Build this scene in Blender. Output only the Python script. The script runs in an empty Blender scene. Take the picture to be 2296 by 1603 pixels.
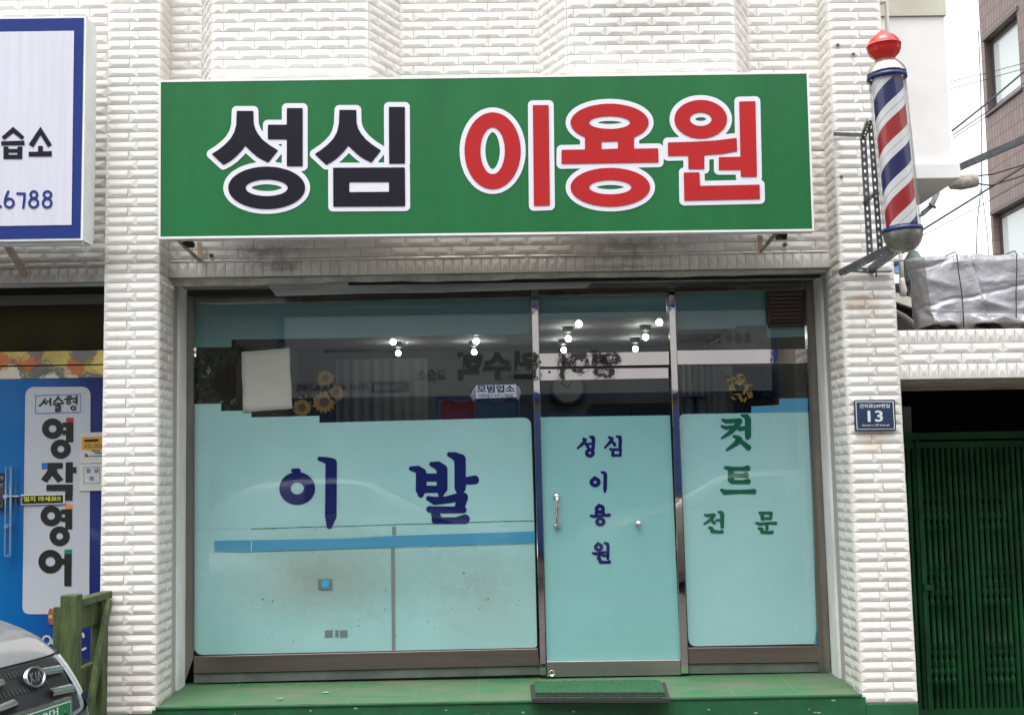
import bpy, math, random
import numpy as np
from mathutils import Vector, Matrix
from mathutils.geometry import tessellate_polygon
random.seed(7)
SC = bpy.context.scene
COL = SC.collection
# ------------------------------------------------------------------ camera
YAW, PITCH, ROLL, FOC = 0.0081163, 0.1004835, -0.0171194, 2785.34
CAMY, CAMZ = -7.0, 1.6
def cam_axes():
    cy, sy = math.cos(YAW), math.sin(YAW)
    f = Vector((sy*math.cos(PITCH), cy*math.cos(PITCH), math.sin(PITCH)))
    r = Vector((cy, -sy, 0)); u = r.cross(f)
    c, s = math.cos(ROLL), math.sin(ROLL)
    return c*r+s*u, -s*r+c*u, f
CR, CU, CF = cam_axes()
cd = bpy.data.cameras.new('camera'); cam = bpy.data.objects.new('camera', cd); COL.objects.link(cam)
cam.matrix_world = Matrix(((CR.x, CU.x, -CF.x, 0), (CR.y, CU.y, -CF.y, CAMY), (CR.z, CU.z, -CF.z, CAMZ), (0, 0, 0, 1)))
cd.sensor_width = 36; cd.lens = FOC/2296*36; cd.clip_end = 500; cd.clip_start = .05
SC.camera = cam
# ------------------------------------------------------------------ light
SC.view_settings.view_transform = 'Standard'; SC.view_settings.look = 'None'
SC.view_settings.exposure = 1.0; SC.view_settings.gamma = 1
w = bpy.data.worlds.new('World'); SC.world = w; w.use_nodes = True
nt = w.node_tree; bgn = nt.nodes['Background']
sky = nt.nodes.new('ShaderNodeTexSky'); sky.sky_type = 'NISHITA'; sky.sun_disc = False
SUN_EL, SUN_AZ = math.radians(72), math.radians(200)
sky.sun_elevation = SUN_EL; sky.sun_rotation = SUN_AZ; sky.dust_density = 3; sky.air_density = 1.5
hs = nt.nodes.new('ShaderNodeHueSaturation'); hs.inputs['Saturation'].default_value = .12; hs.inputs['Value'].default_value = 1.35
nt.links.new(sky.outputs[0], hs.inputs['Color']); nt.links.new(hs.outputs[0], bgn.inputs[0]); bgn.inputs[1].default_value = .15
sd = bpy.data.lights.new('sun', 'SUN'); sun = bpy.data.objects.new('sun', sd); COL.objects.link(sun)
sd.energy = 1.15; sd.angle = math.radians(40); sd.color = (1, .97, .93)
sv = Vector((math.sin(SUN_AZ)*math.cos(SUN_EL), math.cos(SUN_AZ)*math.cos(SUN_EL), math.sin(SUN_EL)))
sun.rotation_euler = sv.to_track_quat('Z', 'Y').to_euler(); sun.location = (0, -4, 9)
SC.cycles.max_bounces = 8; SC.cycles.transparent_max_bounces = 16
# ------------------------------------------------------------------ picture -> place on a plane of known depth
KK = 2296/4032
def ray(x, y):
    return CF + CR*((x*KK-1148)/FOC) - CU*((y*KK-801.5)/FOC)
def W(x, y, Y):
    r = ray(x, y); t = (Y-CAMY)/r.y
    return Vector((r.x*t, Y, CAMZ+r.z*t))
def WZ(x, y, z):
    r = ray(x, y); t = (z-CAMZ)/r.z
    return Vector((r.x*t, CAMY+r.y*t, z))
def zm(ox, oy, s):
    return lambda x, y: (ox+x*s, oy+y*s)
# ------------------------------------------------------------------ materials
MATS = {}
def hexc(r, g, b):
    f = lambda c: ((c/255+.055)/1.055)**2.4 if c > 10 else c/255/12.92
    return (f(r), f(g), f(b), 1)
def mat(name, col, rough=.6, metal=0, var=0, vscale=6, bump=0, bscale=60, coat=0, stretch=(1, 1, 1), col2=None, emit=0, spec=.5, trans=0):
    if name in MATS: return MATS[name]
    m = bpy.data.materials.new(name); m.use_nodes = True; MATS[name] = m
    n = m.node_tree.nodes; l = m.node_tree.links; p = n['Principled BSDF']
    c = tuple(col)[:3]+(1,)
    p.inputs['Base Color'].default_value = c; p.inputs['Roughness'].default_value = rough; p.inputs['Metallic'].default_value = metal
    p.inputs['Specular IOR Level'].default_value = spec
    if coat: p.inputs['Coat Weight'].default_value = coat; p.inputs['Coat Roughness'].default_value = .04
    if emit: p.inputs['Emission Color'].default_value = c; p.inputs['Emission Strength'].default_value = emit
    if var or bump or col2:
        g = n.new('ShaderNodeNewGeometry'); mp = n.new('ShaderNodeMapping'); mp.inputs['Scale'].default_value = stretch
        l.new(g.outputs['Position'], mp.inputs[0])
    if var or col2:
        t = n.new('ShaderNodeTexNoise'); t.inputs['Scale'].default_value = vscale; t.inputs['Detail'].default_value = 6; t.inputs['Roughness'].default_value = .6
        l.new(mp.outputs[0], t.inputs['Vector'])
        r = n.new('ShaderNodeValToRGB'); r.color_ramp.elements[0].position = .35; r.color_ramp.elements[1].position = .68
        r.color_ramp.elements[0].color = col2 if col2 else tuple(x*(1-var) for x in c[:3])+(1,)
        r.color_ramp.elements[1].color = c if col2 else tuple(min(1, x*(1+var*.5)) for x in c[:3])+(1,)
        l.new(t.outputs['Fac'], r.inputs[0]); l.new(r.outputs[0], p.inputs['Base Color'])
        mr = n.new('ShaderNodeMapRange'); mr.inputs['To Min'].default_value = min(1, rough*1.25); mr.inputs['To Max'].default_value = rough*.85
        l.new(t.outputs['Fac'], mr.inputs[0]); l.new(mr.outputs[0], p.inputs['Roughness'])
    if bump:
        t2 = n.new('ShaderNodeTexNoise'); t2.inputs['Scale'].default_value = bscale; t2.inputs['Detail'].default_value = 4
        l.new(mp.outputs[0], t2.inputs['Vector'])
        b = n.new('ShaderNodeBump'); b.inputs['Strength'].default_value = bump; b.inputs['Distance'].default_value = .01
        l.new(t2.outputs['Fac'], b.inputs['Height']); l.new(b.outputs[0], p.inputs['Normal'])
    return m
def math_node(nt, op, a, b=None, clamp=False):
    n = nt.nodes.new('ShaderNodeMath'); n.operation = op; n.use_clamp = clamp
    for i, v in enumerate((a, b)):
        if v is None: continue
        if isinstance(v, (int, float)): n.inputs[i].default_value = v
        else: nt.links.new(v, n.inputs[i])
    return n.outputs[0]
def blob_mask(m, cx, cz, rx, rz, soft=1.0, nscale=3, namt=.5, axis='XZ'):
    """soft-edged irregular patch of dirt on an upright surface, 0..1"""
    nt = m.node_tree; N = nt.nodes; L = nt.links
    g = N.new('ShaderNodeNewGeometry'); s = N.new('ShaderNodeSeparateXYZ'); L.new(g.outputs['Position'], s.inputs[0])
    dx = math_node(nt, 'DIVIDE', math_node(nt, 'SUBTRACT', s.outputs[0], cx), rx)
    dz = math_node(nt, 'DIVIDE', math_node(nt, 'SUBTRACT', s.outputs[2], cz), rz)
    d = math_node(nt, 'SQRT', math_node(nt, 'ADD', math_node(nt, 'MULTIPLY', dx, dx), math_node(nt, 'MULTIPLY', dz, dz)))
    t = N.new('ShaderNodeTexNoise'); t.inputs['Scale'].default_value = nscale; t.inputs['Detail'].default_value = 7; L.new(g.outputs['Position'], t.inputs['Vector'])
    d2 = math_node(nt, 'ADD', d, math_node(nt, 'MULTIPLY', math_node(nt, 'SUBTRACT', t.outputs['Fac'], .5), namt*2))
    return math_node(nt, 'DIVIDE', math_node(nt, 'SUBTRACT', 1.0, d2), soft, True)
def mix_in(m, fac, col, amount=1.0):
    nt = m.node_tree; p = nt.nodes['Principled BSDF']; inp = p.inputs['Base Color']
    mx = nt.nodes.new('ShaderNodeMix'); mx.data_type = 'RGBA'
    if inp.links: nt.links.new(inp.links[0].from_socket, mx.inputs[6])
    else: mx.inputs[6].default_value = inp.default_value
    mx.inputs[7].default_value = tuple(col)[:3]+(1,)
    nt.links.new(math_node(nt, 'MULTIPLY', fac, amount), mx.inputs[0]); nt.links.new(mx.outputs[2], inp)
def tile_material(name, base, warm):
    m = mat(name, base, .27, spec=.45, bump=.10, bscale=35)
    nt = m.node_tree; N = nt.nodes; L = nt.links; p = N['Principled BSDF']
    g = N.new('ShaderNodeNewGeometry')
    r = N.new('ShaderNodeValToRGB'); L.new(g.outputs['Random Per Island'], r.inputs[0])
    r.color_ramp.elements[0].color = tuple(x*.86 for x in base[:3])+(1,); r.color_ramp.elements[1].color = tuple(base)[:3]+(1,)
    L.new(r.outputs[0], p.inputs['Base Color'])
    # grime: streaks that run down, finer specks
    mp = N.new('ShaderNodeMapping'); mp.inputs['Scale'].default_value = (5, 5, .7); L.new(g.outputs['Position'], mp.inputs[0])
    t = N.new('ShaderNodeTexNoise'); t.inputs['Scale'].default_value = 2.2; t.inputs['Detail'].default_value = 8; t.inputs['Roughness'].default_value = .65; L.new(mp.outputs[0], t.inputs[0])
    f = math_node(nt, 'MULTIPLY', math_node(nt, 'SUBTRACT', t.outputs['Fac'], .52), 3.2, True)
    mix_in(m, f, warm, .55)
    v = N.new('ShaderNodeTexNoise'); v.inputs['Scale'].default_value = 55; v.inputs['Detail'].default_value = 2; L.new(g.outputs['Position'], v.inputs[0])
    f2 = math_node(nt, 'MULTIPLY', math_node(nt, 'SUBTRACT', v.outputs['Fac'], .73), 12, True)
    mix_in(m, f2, (.16, .14, .11), .6)
    return m
# ------------------------------------------------------------------ mesh builder
class MB:
    def __init__(s): s.v = []; s.f = []; s.mi = []; s.sm = []
    def add(s, vs, fs, mi=0, smooth=False):
        o = len(s.v); s.v += [tuple(v) for v in vs]
        for f in fs: s.f.append(tuple(i+o for i in f)); s.mi.append(mi); s.sm.append(smooth)
        return s
    def quad(s, a, b, c, d, mi=0): return s.add([a, b, c, d], [(0, 1, 2, 3)], mi)
    def box(s, a, b, mi=0, M=None):
        x0, y0, z0 = a; x1, y1, z1 = b
        vs = [(x0, y0, z0), (x1, y0, z0), (x1, y1, z0), (x0, y1, z0), (x0, y0, z1), (x1, y0, z1), (x1, y1, z1), (x0, y1, z1)]
        if M is not None: vs = [M @ Vector(v) for v in vs]
        return s.add(vs, [(3, 2, 1, 0), (4, 5, 6, 7), (0, 1, 5, 4), (1, 2, 6, 5), (2, 3, 7, 6), (3, 0, 4, 7)], mi)
    def bar(s, p, q, w, t, up=(0, 0, 1), mi=0):
        """box of section w x t from p to q"""
        p = Vector(p); q = Vector(q); d = (q-p); L = d.length; d.normalize(); up = Vector(up)
        a = d.cross(up)
        if a.length < 1e-4: a = d.cross(Vector((0, 1, 0)))
        a.normalize(); b = a.cross(d)
        vs = []
        for e in (p, q):
            for sa, sb in ((-1, -1), (1, -1), (1, 1), (-1, 1)): vs.append(e+a*sa*w/2+b*sb*t/2)
        return s.add(vs, [(3, 2, 1, 0), (4, 5, 6, 7), (0, 1, 5, 4), (1, 2, 6, 5), (2, 3, 7, 6), (3, 0, 4, 7)], mi)
    def tube(s, pts, r, n=10, mi=0, caps=True):
        pts = [Vector(p) for p in pts]; rs = r if isinstance(r, (list, tuple)) else [r]*len(pts)
        vs = []; prev = None
        for i, p in enumerate(pts):
            d = (pts[min(i+1, len(pts)-1)]-pts[max(i-1, 0)]).normalized()
            if prev is None:
                a = d.cross(Vector((0, 0, 1)))
                if a.length < 1e-3: a = d.cross(Vector((1, 0, 0)))
            else: a = prev-d*prev.dot(d)
            a.normalize(); prev = a; b = d.cross(a)
            for k in range(n):
                t = 2*math.pi*k/n; vs.append(p+(a*math.cos(t)+b*math.sin(t))*rs[i])
        fs = []
        for i in range(len(pts)-1):
            for k in range(n): fs.append((i*n+k, i*n+(k+1) % n, (i+1)*n+(k+1) % n, (i+1)*n+k))
        s.add(vs, fs, mi, True)
        if caps:
            o = len(s.v)-len(vs)
            s.f.append(tuple(o+k for k in range(n))[::-1]); s.mi.append(mi); s.sm.append(False)
            s.f.append(tuple(o+(len(pts)-1)*n+k for k in range(n))); s.mi.append(mi); s.sm.append(False)
        return s
    def lathe(s, prof, base=(0, 0, 0), axis=(0, 0, 1), n=32, mi=0):
        base = Vector(base); ax = Vector(axis).normalized()
        a = ax.cross(Vector((0, 1, 0)))
        if a.length < 1e-3: a = ax.cross(Vector((1, 0, 0)))
        a.normalize(); b = ax.cross(a); vs = []
        for h, r in prof:
            for k in range(n):
                t = 2*math.pi*k/n; vs.append(base+ax*h+(a*math.cos(t)+b*math.sin(t))*max(r, 1e-4))
        fs = []
        for i in range(len(prof)-1):
            for k in range(n): fs.append((i*n+k, i*n+(k+1) % n, (i+1)*n+(k+1) % n, (i+1)*n+k))
        return s.add(vs, fs, mi, True)
    def prism(s, pts, y0, y1, mi=0):
        """picture outline laid at depth y0, extruded straight back to y1"""
        f = [W(x, y, y0) for x, y in pts]; n = len(f)
        vs = f+[Vector((v.x, y1, v.z)) for v in f]
        fs = [tuple(range(n)), tuple(range(2*n-1, n-1, -1))]+[(i, i+n, (i+1) % n+n, (i+1) % n) for i in range(n)]
        return s.add(vs, fs, mi)
    def grid(s, P, mi=0, smooth=True):
        nu = len(P); nv = len(P[0]); vs = [p for row in P for p in row]
        return s.add(vs, [(i*nv+j, i*nv+j+1, (i+1)*nv+j+1, (i+1)*nv+j) for i in range(nu-1) for j in range(nv-1)], mi, smooth)
def tag(o, label=None, cat=None, group=None, kind=None):
    if label: o['label'] = label
    if cat: o['category'] = cat
    if group: o['group'] = group
    if kind: o['kind'] = kind
    return o
LOC = {}
def obj(name, mb, mats, parent=None, label=None, cat=None, group=None, kind=None, bevel=0, center=True, solid=0):
    me = bpy.data.meshes.new(name); vs = [Vector(v) for v in mb.v]
    c = Vector((0, 0, 0))
    if parent is None and center and vs:
        lo = Vector([min(v[i] for v in vs) for i in range(3)]); hi = Vector([max(v[i] for v in vs) for i in range(3)])
        c = Vector(((lo.x+hi.x)/2, (lo.y+hi.y)/2, lo.z))
    off = c if parent is None else LOC.get(parent.name, Vector((0, 0, 0)))
    me.from_pydata([tuple(v-off) for v in vs], [], mb.f)
    if not isinstance(mats, (list, tuple)): mats = [mats]
    for m in mats: me.materials.append(m)
    me.polygons.foreach_set('material_index', mb.mi); me.polygons.foreach_set('use_smooth', mb.sm)
    me.update()
    o = bpy.data.objects.new(name, me); COL.objects.link(o)
    if parent is None: o.location = c; LOC[o.name] = c
    else: o.parent = parent; LOC[o.name] = off
    tag(o, label, cat, group, kind)
    if bevel:
        b = o.modifiers.new('bevel', 'BEVEL'); b.width = bevel; b.segments = 2; b.limit_method = 'ANGLE'
    if solid:
        b = o.modifiers.new('solid', 'SOLIDIFY'); b.thickness = solid
    return o
def thing(name, label, cat, loc=(0, 0, 0), group=None, rz=0):
    o = bpy.data.objects.new(name, None); COL.objects.link(o); o.location = loc; o.rotation_euler = (0, 0, rz)
    o.empty_display_size = .1; tag(o, label, cat, group); LOC[o.name] = Vector((0, 0, 0)) if rz else Vector(loc)
    return o
def copy_tree(o, parent=None, loc=None):
    c = o.copy(); COL.objects.link(c)
    if parent: c.parent = parent
    if loc is not None: c.location = loc
    for ch in list(o.children): copy_tree(ch, c)
    return c
def sheet(name, pts, Y, m, parent=None, y1=None, **k):
    mb = MB(); f = [W(x, y, Y) for x, y in pts]
    tri = tessellate_polygon([f])
    mb.add(f, [tuple(t) for t in tri])
    if y1 is not None:
        n = len(f); b = [Vector((v.x, y1, v.z)) for v in f]
        mb.add(f+b, [(i, (i+1) % n, (i+1) % n+n, i+n) for i in range(n)]); mb.add(b, [tuple(t)[::-1] for t in tri])
    return obj(name, mb, m, parent, **k)
def rounded(pts, r, n=5):
    out = []; N = len(pts)
    for i in range(N):
        p = Vector(pts[i]); a = (Vector(pts[i-1])-p); b = (Vector(pts[(i+1) % N])-p)
        rr = r[i] if isinstance(r, (list, tuple)) else r
        if rr == 0: out.append(tuple(p)); continue
        a = p+a.normalized()*rr; b = p+b.normalized()*rr
        for k in range(n+1):
            t = k/n; q = a*(1-t)**2+p*2*t*(1-t)+b*t*t; out.append(tuple(q))
    return out
# ------------------------------------------------------------------ lettering: signed distance -> outline -> mesh
def seg_d(px, pz, a, b):
    dx, dz = b[0]-a[0], b[1]-a[1]; L = dx*dx+dz*dz+1e-12
    t = np.clip(((px-a[0])*dx+(pz-a[1])*dz)/L, 0, 1)
    return np.hypot(px-a[0]-t*dx, pz-a[1]-t*dz), t
def ell(cx, cy, rx, ry, n=56):
    return [(cx+rx*math.cos(2*math.pi*i/n), cy+ry*math.sin(2*math.pi*i/n)) for i in range(n)]
def glyph(name, items, mp, s, Y, off, m, parent, res=.003, **kw):
    """items in zoomed-picture units; mp maps them to the picture, s is that map's scale"""
    sc = s*KK*(Y-CAMY)/FOC
    def w2(p): v = W(*mp(p[0], p[1]), Y); return (v.x, v.z)
    L = []
    for it in items:
        if it[0] == 'p': L.append(('p', [[w2(p) for p in loop] for loop in it[1:]]))
        elif it[0] == 'o':
            _, cx, cy, rx, ry, hx, hy = it; L.append(('p', [[w2(p) for p in ell(cx, cy, rx, ry)], [w2(p) for p in ell(cx, cy, hx, hy)]]))
        elif it[0] == 'r':
            _, x0, y0, x1, y1 = it; L.append(('p', [[w2(p) for p in ((x0, y0), (x1, y0), (x1, y1), (x0, y1))]]))
        else: L.append(('s', [w2(p)+(p[2]*sc,) for p in it[1]]))
    def bb(l):
        P = [q for loop in l[1] for q in loop] if l[0] == 'p' else l[1]
        r = 0 if l[0] == 'p' else max(q[2] for q in P)
        return min(q[0] for q in P)-r, max(q[0] for q in P)+r, min(q[1] for q in P)-r, max(q[1] for q in P)+r
    B = [bb(l) for l in L]; mg = off+res*4
    x0 = min(b[0] for b in B)-mg; x1 = max(b[1] for b in B)+mg; z0 = min(b[2] for b in B)-mg; z1 = max(b[3] for b in B)+mg
    nx = int((x1-x0)/res)+2; nz = int((z1-z0)/res)+2
    F = np.full((nx, nz), 1.0); gx = x0+np.arange(nx)*res; gz = z0+np.arange(nz)*res
    for l, b in zip(L, B):
        i0 = max(0, int((b[0]-mg-x0)/res)); i1 = min(nx, int((b[1]+mg-x0)/res)+2); j0 = max(0, int((b[2]-mg-z0)/res)); j1 = min(nz, int((b[3]+mg-z0)/res)+2)
        PX, PZ = np.meshgrid(gx[i0:i1], gz[j0:j1], indexing='ij')
        D = np.full(PX.shape, 9.)
        if l[0] == 'p':
            ins = np.zeros(PX.shape, bool)
            for loop in l[1]:
                for a, c in zip(loop, loop[1:]+loop[:1]):
                    D = np.minimum(D, seg_d(PX, PZ, a, c)[0])
                    if a[1] != c[1]:
                        ins ^= ((a[1] > PZ) != (c[1] > PZ)) & (PX < (c[0]-a[0])*(PZ-a[1])/(c[1]-a[1])+a[0])
            D = np.where(ins, -D, D)
        else:
            S = l[1] if len(l[1]) > 1 else l[1]*2
            for a, c in zip(S, S[1:]):
                d, t = seg_d(PX, PZ, a, c); D = np.minimum(D, d-(a[2]*(1-t)+c[2]*t))
        F[i0:i1, j0:j1] = np.minimum(F[i0:i1, j0:j1], D)
    F = F-off+1e-7
    ins = F < 0; nxt = {}; pos = {}
    cells = np.argwhere((ins[:-1, :-1] != ins[1:, :-1]) | (ins[:-1, :-1] != ins[:-1, 1:]) | (ins[1:, 1:] != ins[1:, :-1]) | (ins[1:, 1:] != ins[:-1, 1:]))
    def ep(i, j, k):
        key = (i, j, k)
        if key not in pos:
            a = F[i, j]; c = F[i+1, j] if k == 0 else F[i, j+1]; t = a/(a-c)
            pos[key] = (gx[i]+(res*t if k == 0 else 0), gz[j]+(res*t if k else 0))
        return key
    for i, j in cells:
        i = int(i); j = int(j)
        c = [(i, j), (i+1, j), (i+1, j+1), (i, j+1)]; e = [(i, j, 0), (i+1, j, 1), (i, j+1, 0), (i, j, 1)]
        st = [bool(ins[p]) for p in c]
        outs = [k for k in range(4) if st[k] and not st[(k+1) % 4]]; inn = [k for k in range(4) if not st[k] and st[(k+1) % 4]]
        for o_ in outs:
            k = (o_-1) % 4
            while k not in inn: k = (k-1) % 4
            nxt[ep(*e[o_])] = ep(*e[k])
    loops = []
    while nxt:
        s0, b_ = nxt.popitem(); lp = [s0]
        while b_ != s0 and b_ in nxt: lp.append(b_); b_ = nxt.pop(b_)
        P = [pos[q] for q in lp]
        if len(P) < 5: continue
        Q = [P[0]]                                   # drop points that lie on a straight run
        for q in range(1, len(P)):
            a = Q[-1]; n_ = P[(q+1) % len(P)]; c = P[q]
            area = abs((c[0]-a[0])*(n_[1]-a[1])-(c[1]-a[1])*(n_[0]-a[0])); ln = math.hypot(n_[0]-a[0], n_[1]-a[1])
            if area > ln*res*.05 or ln > res*12: Q.append(c)
        if len(Q) > 3: loops.append([Vector((q[0], q[1], 0)) for q in Q])
    def area(l): return sum(p.x*q.y-q.x*p.y for p, q in zip(l, l[1:]+l[:1]))/2
    def inside(p, l):
        c = False
        for a, b in zip(l, l[1:]+l[:1]):
            if (a.y > p.y) != (b.y > p.y) and p.x < (b.x-a.x)*(p.y-a.y)/(b.y-a.y)+a.x: c = not c
        return c
    ar = [area(l) for l in loops]; big = max(range(len(loops)), key=lambda i: abs(ar[i])) ; sg = 1 if ar[big] > 0 else -1
    outer = [i for i in range(len(loops)) if ar[i]*sg > 0]; hole = {i: [] for i in outer}
    for i in range(len(loops)):
        if ar[i]*sg <= 0:
            c = [o for o in outer if inside(loops[i][0], loops[o])]
            if c: hole[min(c, key=lambda o: abs(ar[o]))].append(i)
    mb = MB()
    for o_ in outer:
        grp = [loops[o_]]+[loops[h] for h in hole[o_]]
        mb.add([Vector((v.x, Y, v.y)) for lp in grp for v in lp], [tuple(t) for t in tessellate_polygon(grp)])
    return obj(name, mb, m, parent, **kw)
def text(name, body, x0, y0, x1, y1, Y, m, parent=None, bold=.0, flip=False, raw=None, **kw):
    """typeset words stretched to the picture box (or world box raw=(xa,za,xb,zb)) at depth Y"""
    c = bpy.data.curves.new('lettering', 'FONT'); c.body = body; c.offset = bold; c.resolution_u = 2
    o = bpy.data.objects.new('lettering', c); COL.objects.link(o)
    bpy.context.view_layer.update()
    dg = bpy.context.evaluated_depsgraph_get(); me = o.evaluated_get(dg).to_mesh()
    vs = [v.co.copy() for v in me.vertices]; fs = [tuple(p.vertices) for p in me.polygons]
    bpy.data.objects.remove(o)
    lo = (min(v.x for v in vs), min(v.y for v in vs)); hi = (max(v.x for v in vs), max(v.y for v in vs))
    mb = MB(); out = []
    if raw is None: A = W(x0, y1, Y); B = W(x1, y1+(x1-x0)*-.0138, Y); T = W(x0, y0, Y); h = (T.z-A.z); wd = (B.x-A.x); az = A.z; ax = A.x; sh = B.z-A.z
    else: ax, az, bx, bz = raw; wd = bx-ax; h = bz-az; sh = 0
    for v in vs:
        u = (v.x-lo[0])/(hi[0]-lo[0]); t = (v.y-lo[1])/(hi[1]-lo[1]); q = 1-u if flip else u
        out.append((ax+wd*q, Y, az+h*t+sh*q))
    mb.add(out, fs); return obj(name, mb, m, parent, **kw)
# ================================================================== materials used by the shop
TILE = tile_material('glazed_white_tile', (.80, .78, .735, 1), (.50, .44, .37))
GROUT = mat('grout', (.40, .375, .35), .9)
PLASTER = mat('wall_plaster', (.42, .42, .40), .85, var=.2, vscale=3, bump=.3)
SOFFIT = mat('soffit_board_paint', (.36, .37, .33), .7, var=.3, vscale=5, col2=(.20, .20, .16, 1), stretch=(.4, 1, 2))
FASC = mat('painted_fascia_board', (.50, .53, .52), .6, var=.35, vscale=6, col2=(.25, .28, .28, 1), stretch=(.3, 1, 3))
MORTAR = mat('jamb_mortar', (.34, .32, .31), .9, var=.35, vscale=14, bump=.5)
WPANEL = mat('jamb_white_panel', (.76, .80, .79), .5, var=.18, vscale=7, stretch=(1, 1, .3))
BRONZE = mat('stainless_bronze_frame', (.30, .27, .24), .16, 1, var=.18, vscale=9, stretch=(1, 1, .3))
MIRROR = mat('polished_stainless_mullion', (.62, .58, .55), .025, 1, var=.06, vscale=4, bump=.05, bscale=5)
BROWNST = mat('brushed_brown_steel', (.25, .20, .18), .28, .85, var=.2, vscale=3, stretch=(.3, 1, 5))
GREENED = mat('green_washed_sill', (.10, .12, .10), .6, var=.3, vscale=6)
FILM = mat('frosted_turquoise_film', (.45, .69, .685), .38, var=.07, vscale=2.2, col2=(.40, .64, .635, 1), coat=0, spec=.3)
FILM2 = mat('frosted_turquoise_film_stained', (.45, .69, .68), .38, var=.07, vscale=2.2, col2=(.40, .64, .63, 1), spec=.3)
SHADEF = mat('shaded_turquoise_film', (.155, .285, .28), .38, var=.07, vscale=2.2, spec=.3)  # same turquoise film, the overhang's shade put into a darker colour
BLUEFILM = mat('sky_blue_film', (.085, .34, .53), .4, var=.06, vscale=2, spec=.3)
WHITEFILM = mat('torn_film_edge', (.60, .78, .82), .5)
NAVY = mat('navy_vinyl', (.004, .009, .115), .6, spec=.2)
GRNV = mat('green_vinyl', (.002, .13, .065), .6, spec=.2)
HALO = mat('vinyl_edge_halo', (.47, .58, .66), .5)
DARK = mat('black_gap', (.01, .01, .01), .9)
GREENP = mat('green_floor_paint', (.022, .150, .050), .55, var=.2, vscale=3.2, col2=(.105, .145, .085, 1), stretch=(1, 2, 1), bump=.2, bscale=30)
GREEND = mat('green_step_paint', (.008, .095, .032), .5, var=.25, vscale=7, bump=.25, bscale=25)
def glass_mat(name, k, tint=(.9, .95, .95)):
    m = bpy.data.materials.new(name); m.use_nodes = True; n = m.node_tree.nodes; l = m.node_tree.links; n.clear()
    o = n.new('ShaderNodeOutputMaterial'); a = n.new('ShaderNodeBsdfTransparent'); a.inputs[0].default_value = tint+(1,)
    g = n.new('ShaderNodeBsdfGlossy'); g.inputs['Roughness'].default_value = .0; f = n.new('ShaderNodeFresnel'); f.inputs[0].default_value = 1.5
    x = n.new('ShaderNodeMixShader'); l.new(math_node(m.node_tree, 'MULTIPLY', f.outputs[0], k, True), x.inputs[0])
    l.new(a.outputs[0], x.inputs[1]); l.new(g.outputs[0], x.inputs[2]); l.new(x.outputs[0], o.inputs[0]); return m
GLASS = glass_mat('window_glass', 1.5)
# dirt under the stained part of the big window film
a_ = W(1250, 2270, .6); b_ = W(1560, 2350, .6)
mix_in(FILM2, blob_mask(FILM2, a_.x, a_.z, .62, .36, 1.1, 1.6, .2), (.37, .40, .34), .85)
mix_in(FILM2, blob_mask(FILM2, W(1900, 2300, .6).x, b_.z, .42, .42, 1.2, 3, .5), (.40, .47, .42), .7)
mix_in(FILM2, blob_mask(FILM2, W(1480, 2260, .6).x, b_.z+.12, 1.1, .3, .8, 22, 1.0), (.24, .24, .18), .16)
# black mould under the sign
for fx, fy, rx, rz in ((1060, 990, .26, .045), (2480, 965, .34, .05), (2420, 1012, .38, .03), (1100, 1040, .20, .03), (2440, 1052, .36, .022), (1110, 1062, .16, .02)):
    p_ = W(fx, fy, .2)
    mix_in(TILE, blob_mask(TILE, p_.x, p_.z, rx, rz, .7, 16, 1.1), (.085, .08, .07), .50 if rx < .6 else .15)
p_ = W(1900, 1020, .2)
mix_in(TILE, blob_mask(TILE, p_.x, p_.z, 1.35, .22, .6, 4, .35), (.62, .54, .44), .5)
p_ = W(2560, 30, -.1)
mix_in(TILE, blob_mask(TILE, p_.x, p_.z, .5, .35, .7, 7, .8), (.30, .25, .23), .4)
p_ = W(3440, 1740, 0)
mix_in(TILE, blob_mask(TILE, p_.x, p_.z, .10, .10, .8, 9, .6), (.62, .46, .22), .4)
p_ = W(3395, 1190, 0)
mix_in(TILE, blob_mask(TILE, p_.x, p_.z, .12, .10, .7, 12, .8), (.40, .26, .15), .5)
# ================================================================== tiles
PIT, Z0 = .05464, .4178
def tile_face(mb, P, u0, u1, v0, v1, n, hl, hr, H, h=.0056, vert=False):
    """P(u,z)->point on the wall plane; n = outward normal"""
    g = .0012; u0 += g; u1 -= g; v0 += g; v1 -= g; e = .004
    wd = u1-u0; ht = v1-v0
    if vert: il = ir = wd*.36; b, t = v0+ht*.46, v0+ht*.60
    else:
        il = min(.030, wd*.42) if hl else 0; ir = min(.030, wd*.42) if hr else 0
        b, t = v0+ht*.36, v0+ht*.53
    o = [P(u0, v0), P(u1, v0), P(u1, v1), P(u0, v1)]
    i = [P(u0+il, b), P(u1-ir, b), P(u1-ir, t), P(u0+il, t)]
    j = random.uniform(-.0006, .0006)
    vs = o+[p+n*(e+j+random.uniform(-.0007, .0007)) for p in o]+[p+n*(e+h+j) for p in i]
    fs = [(0, 1, 5, 4), (1, 2, 6, 5), (2, 3, 7, 6), (3, 0, 4, 7), (4, 5, 9, 8), (5, 6, 10, 9), (6, 7, 11, 10), (7, 4, 8, 11), (8, 9, 10, 11)]
    mb.add(vs, fs, 0)
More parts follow.
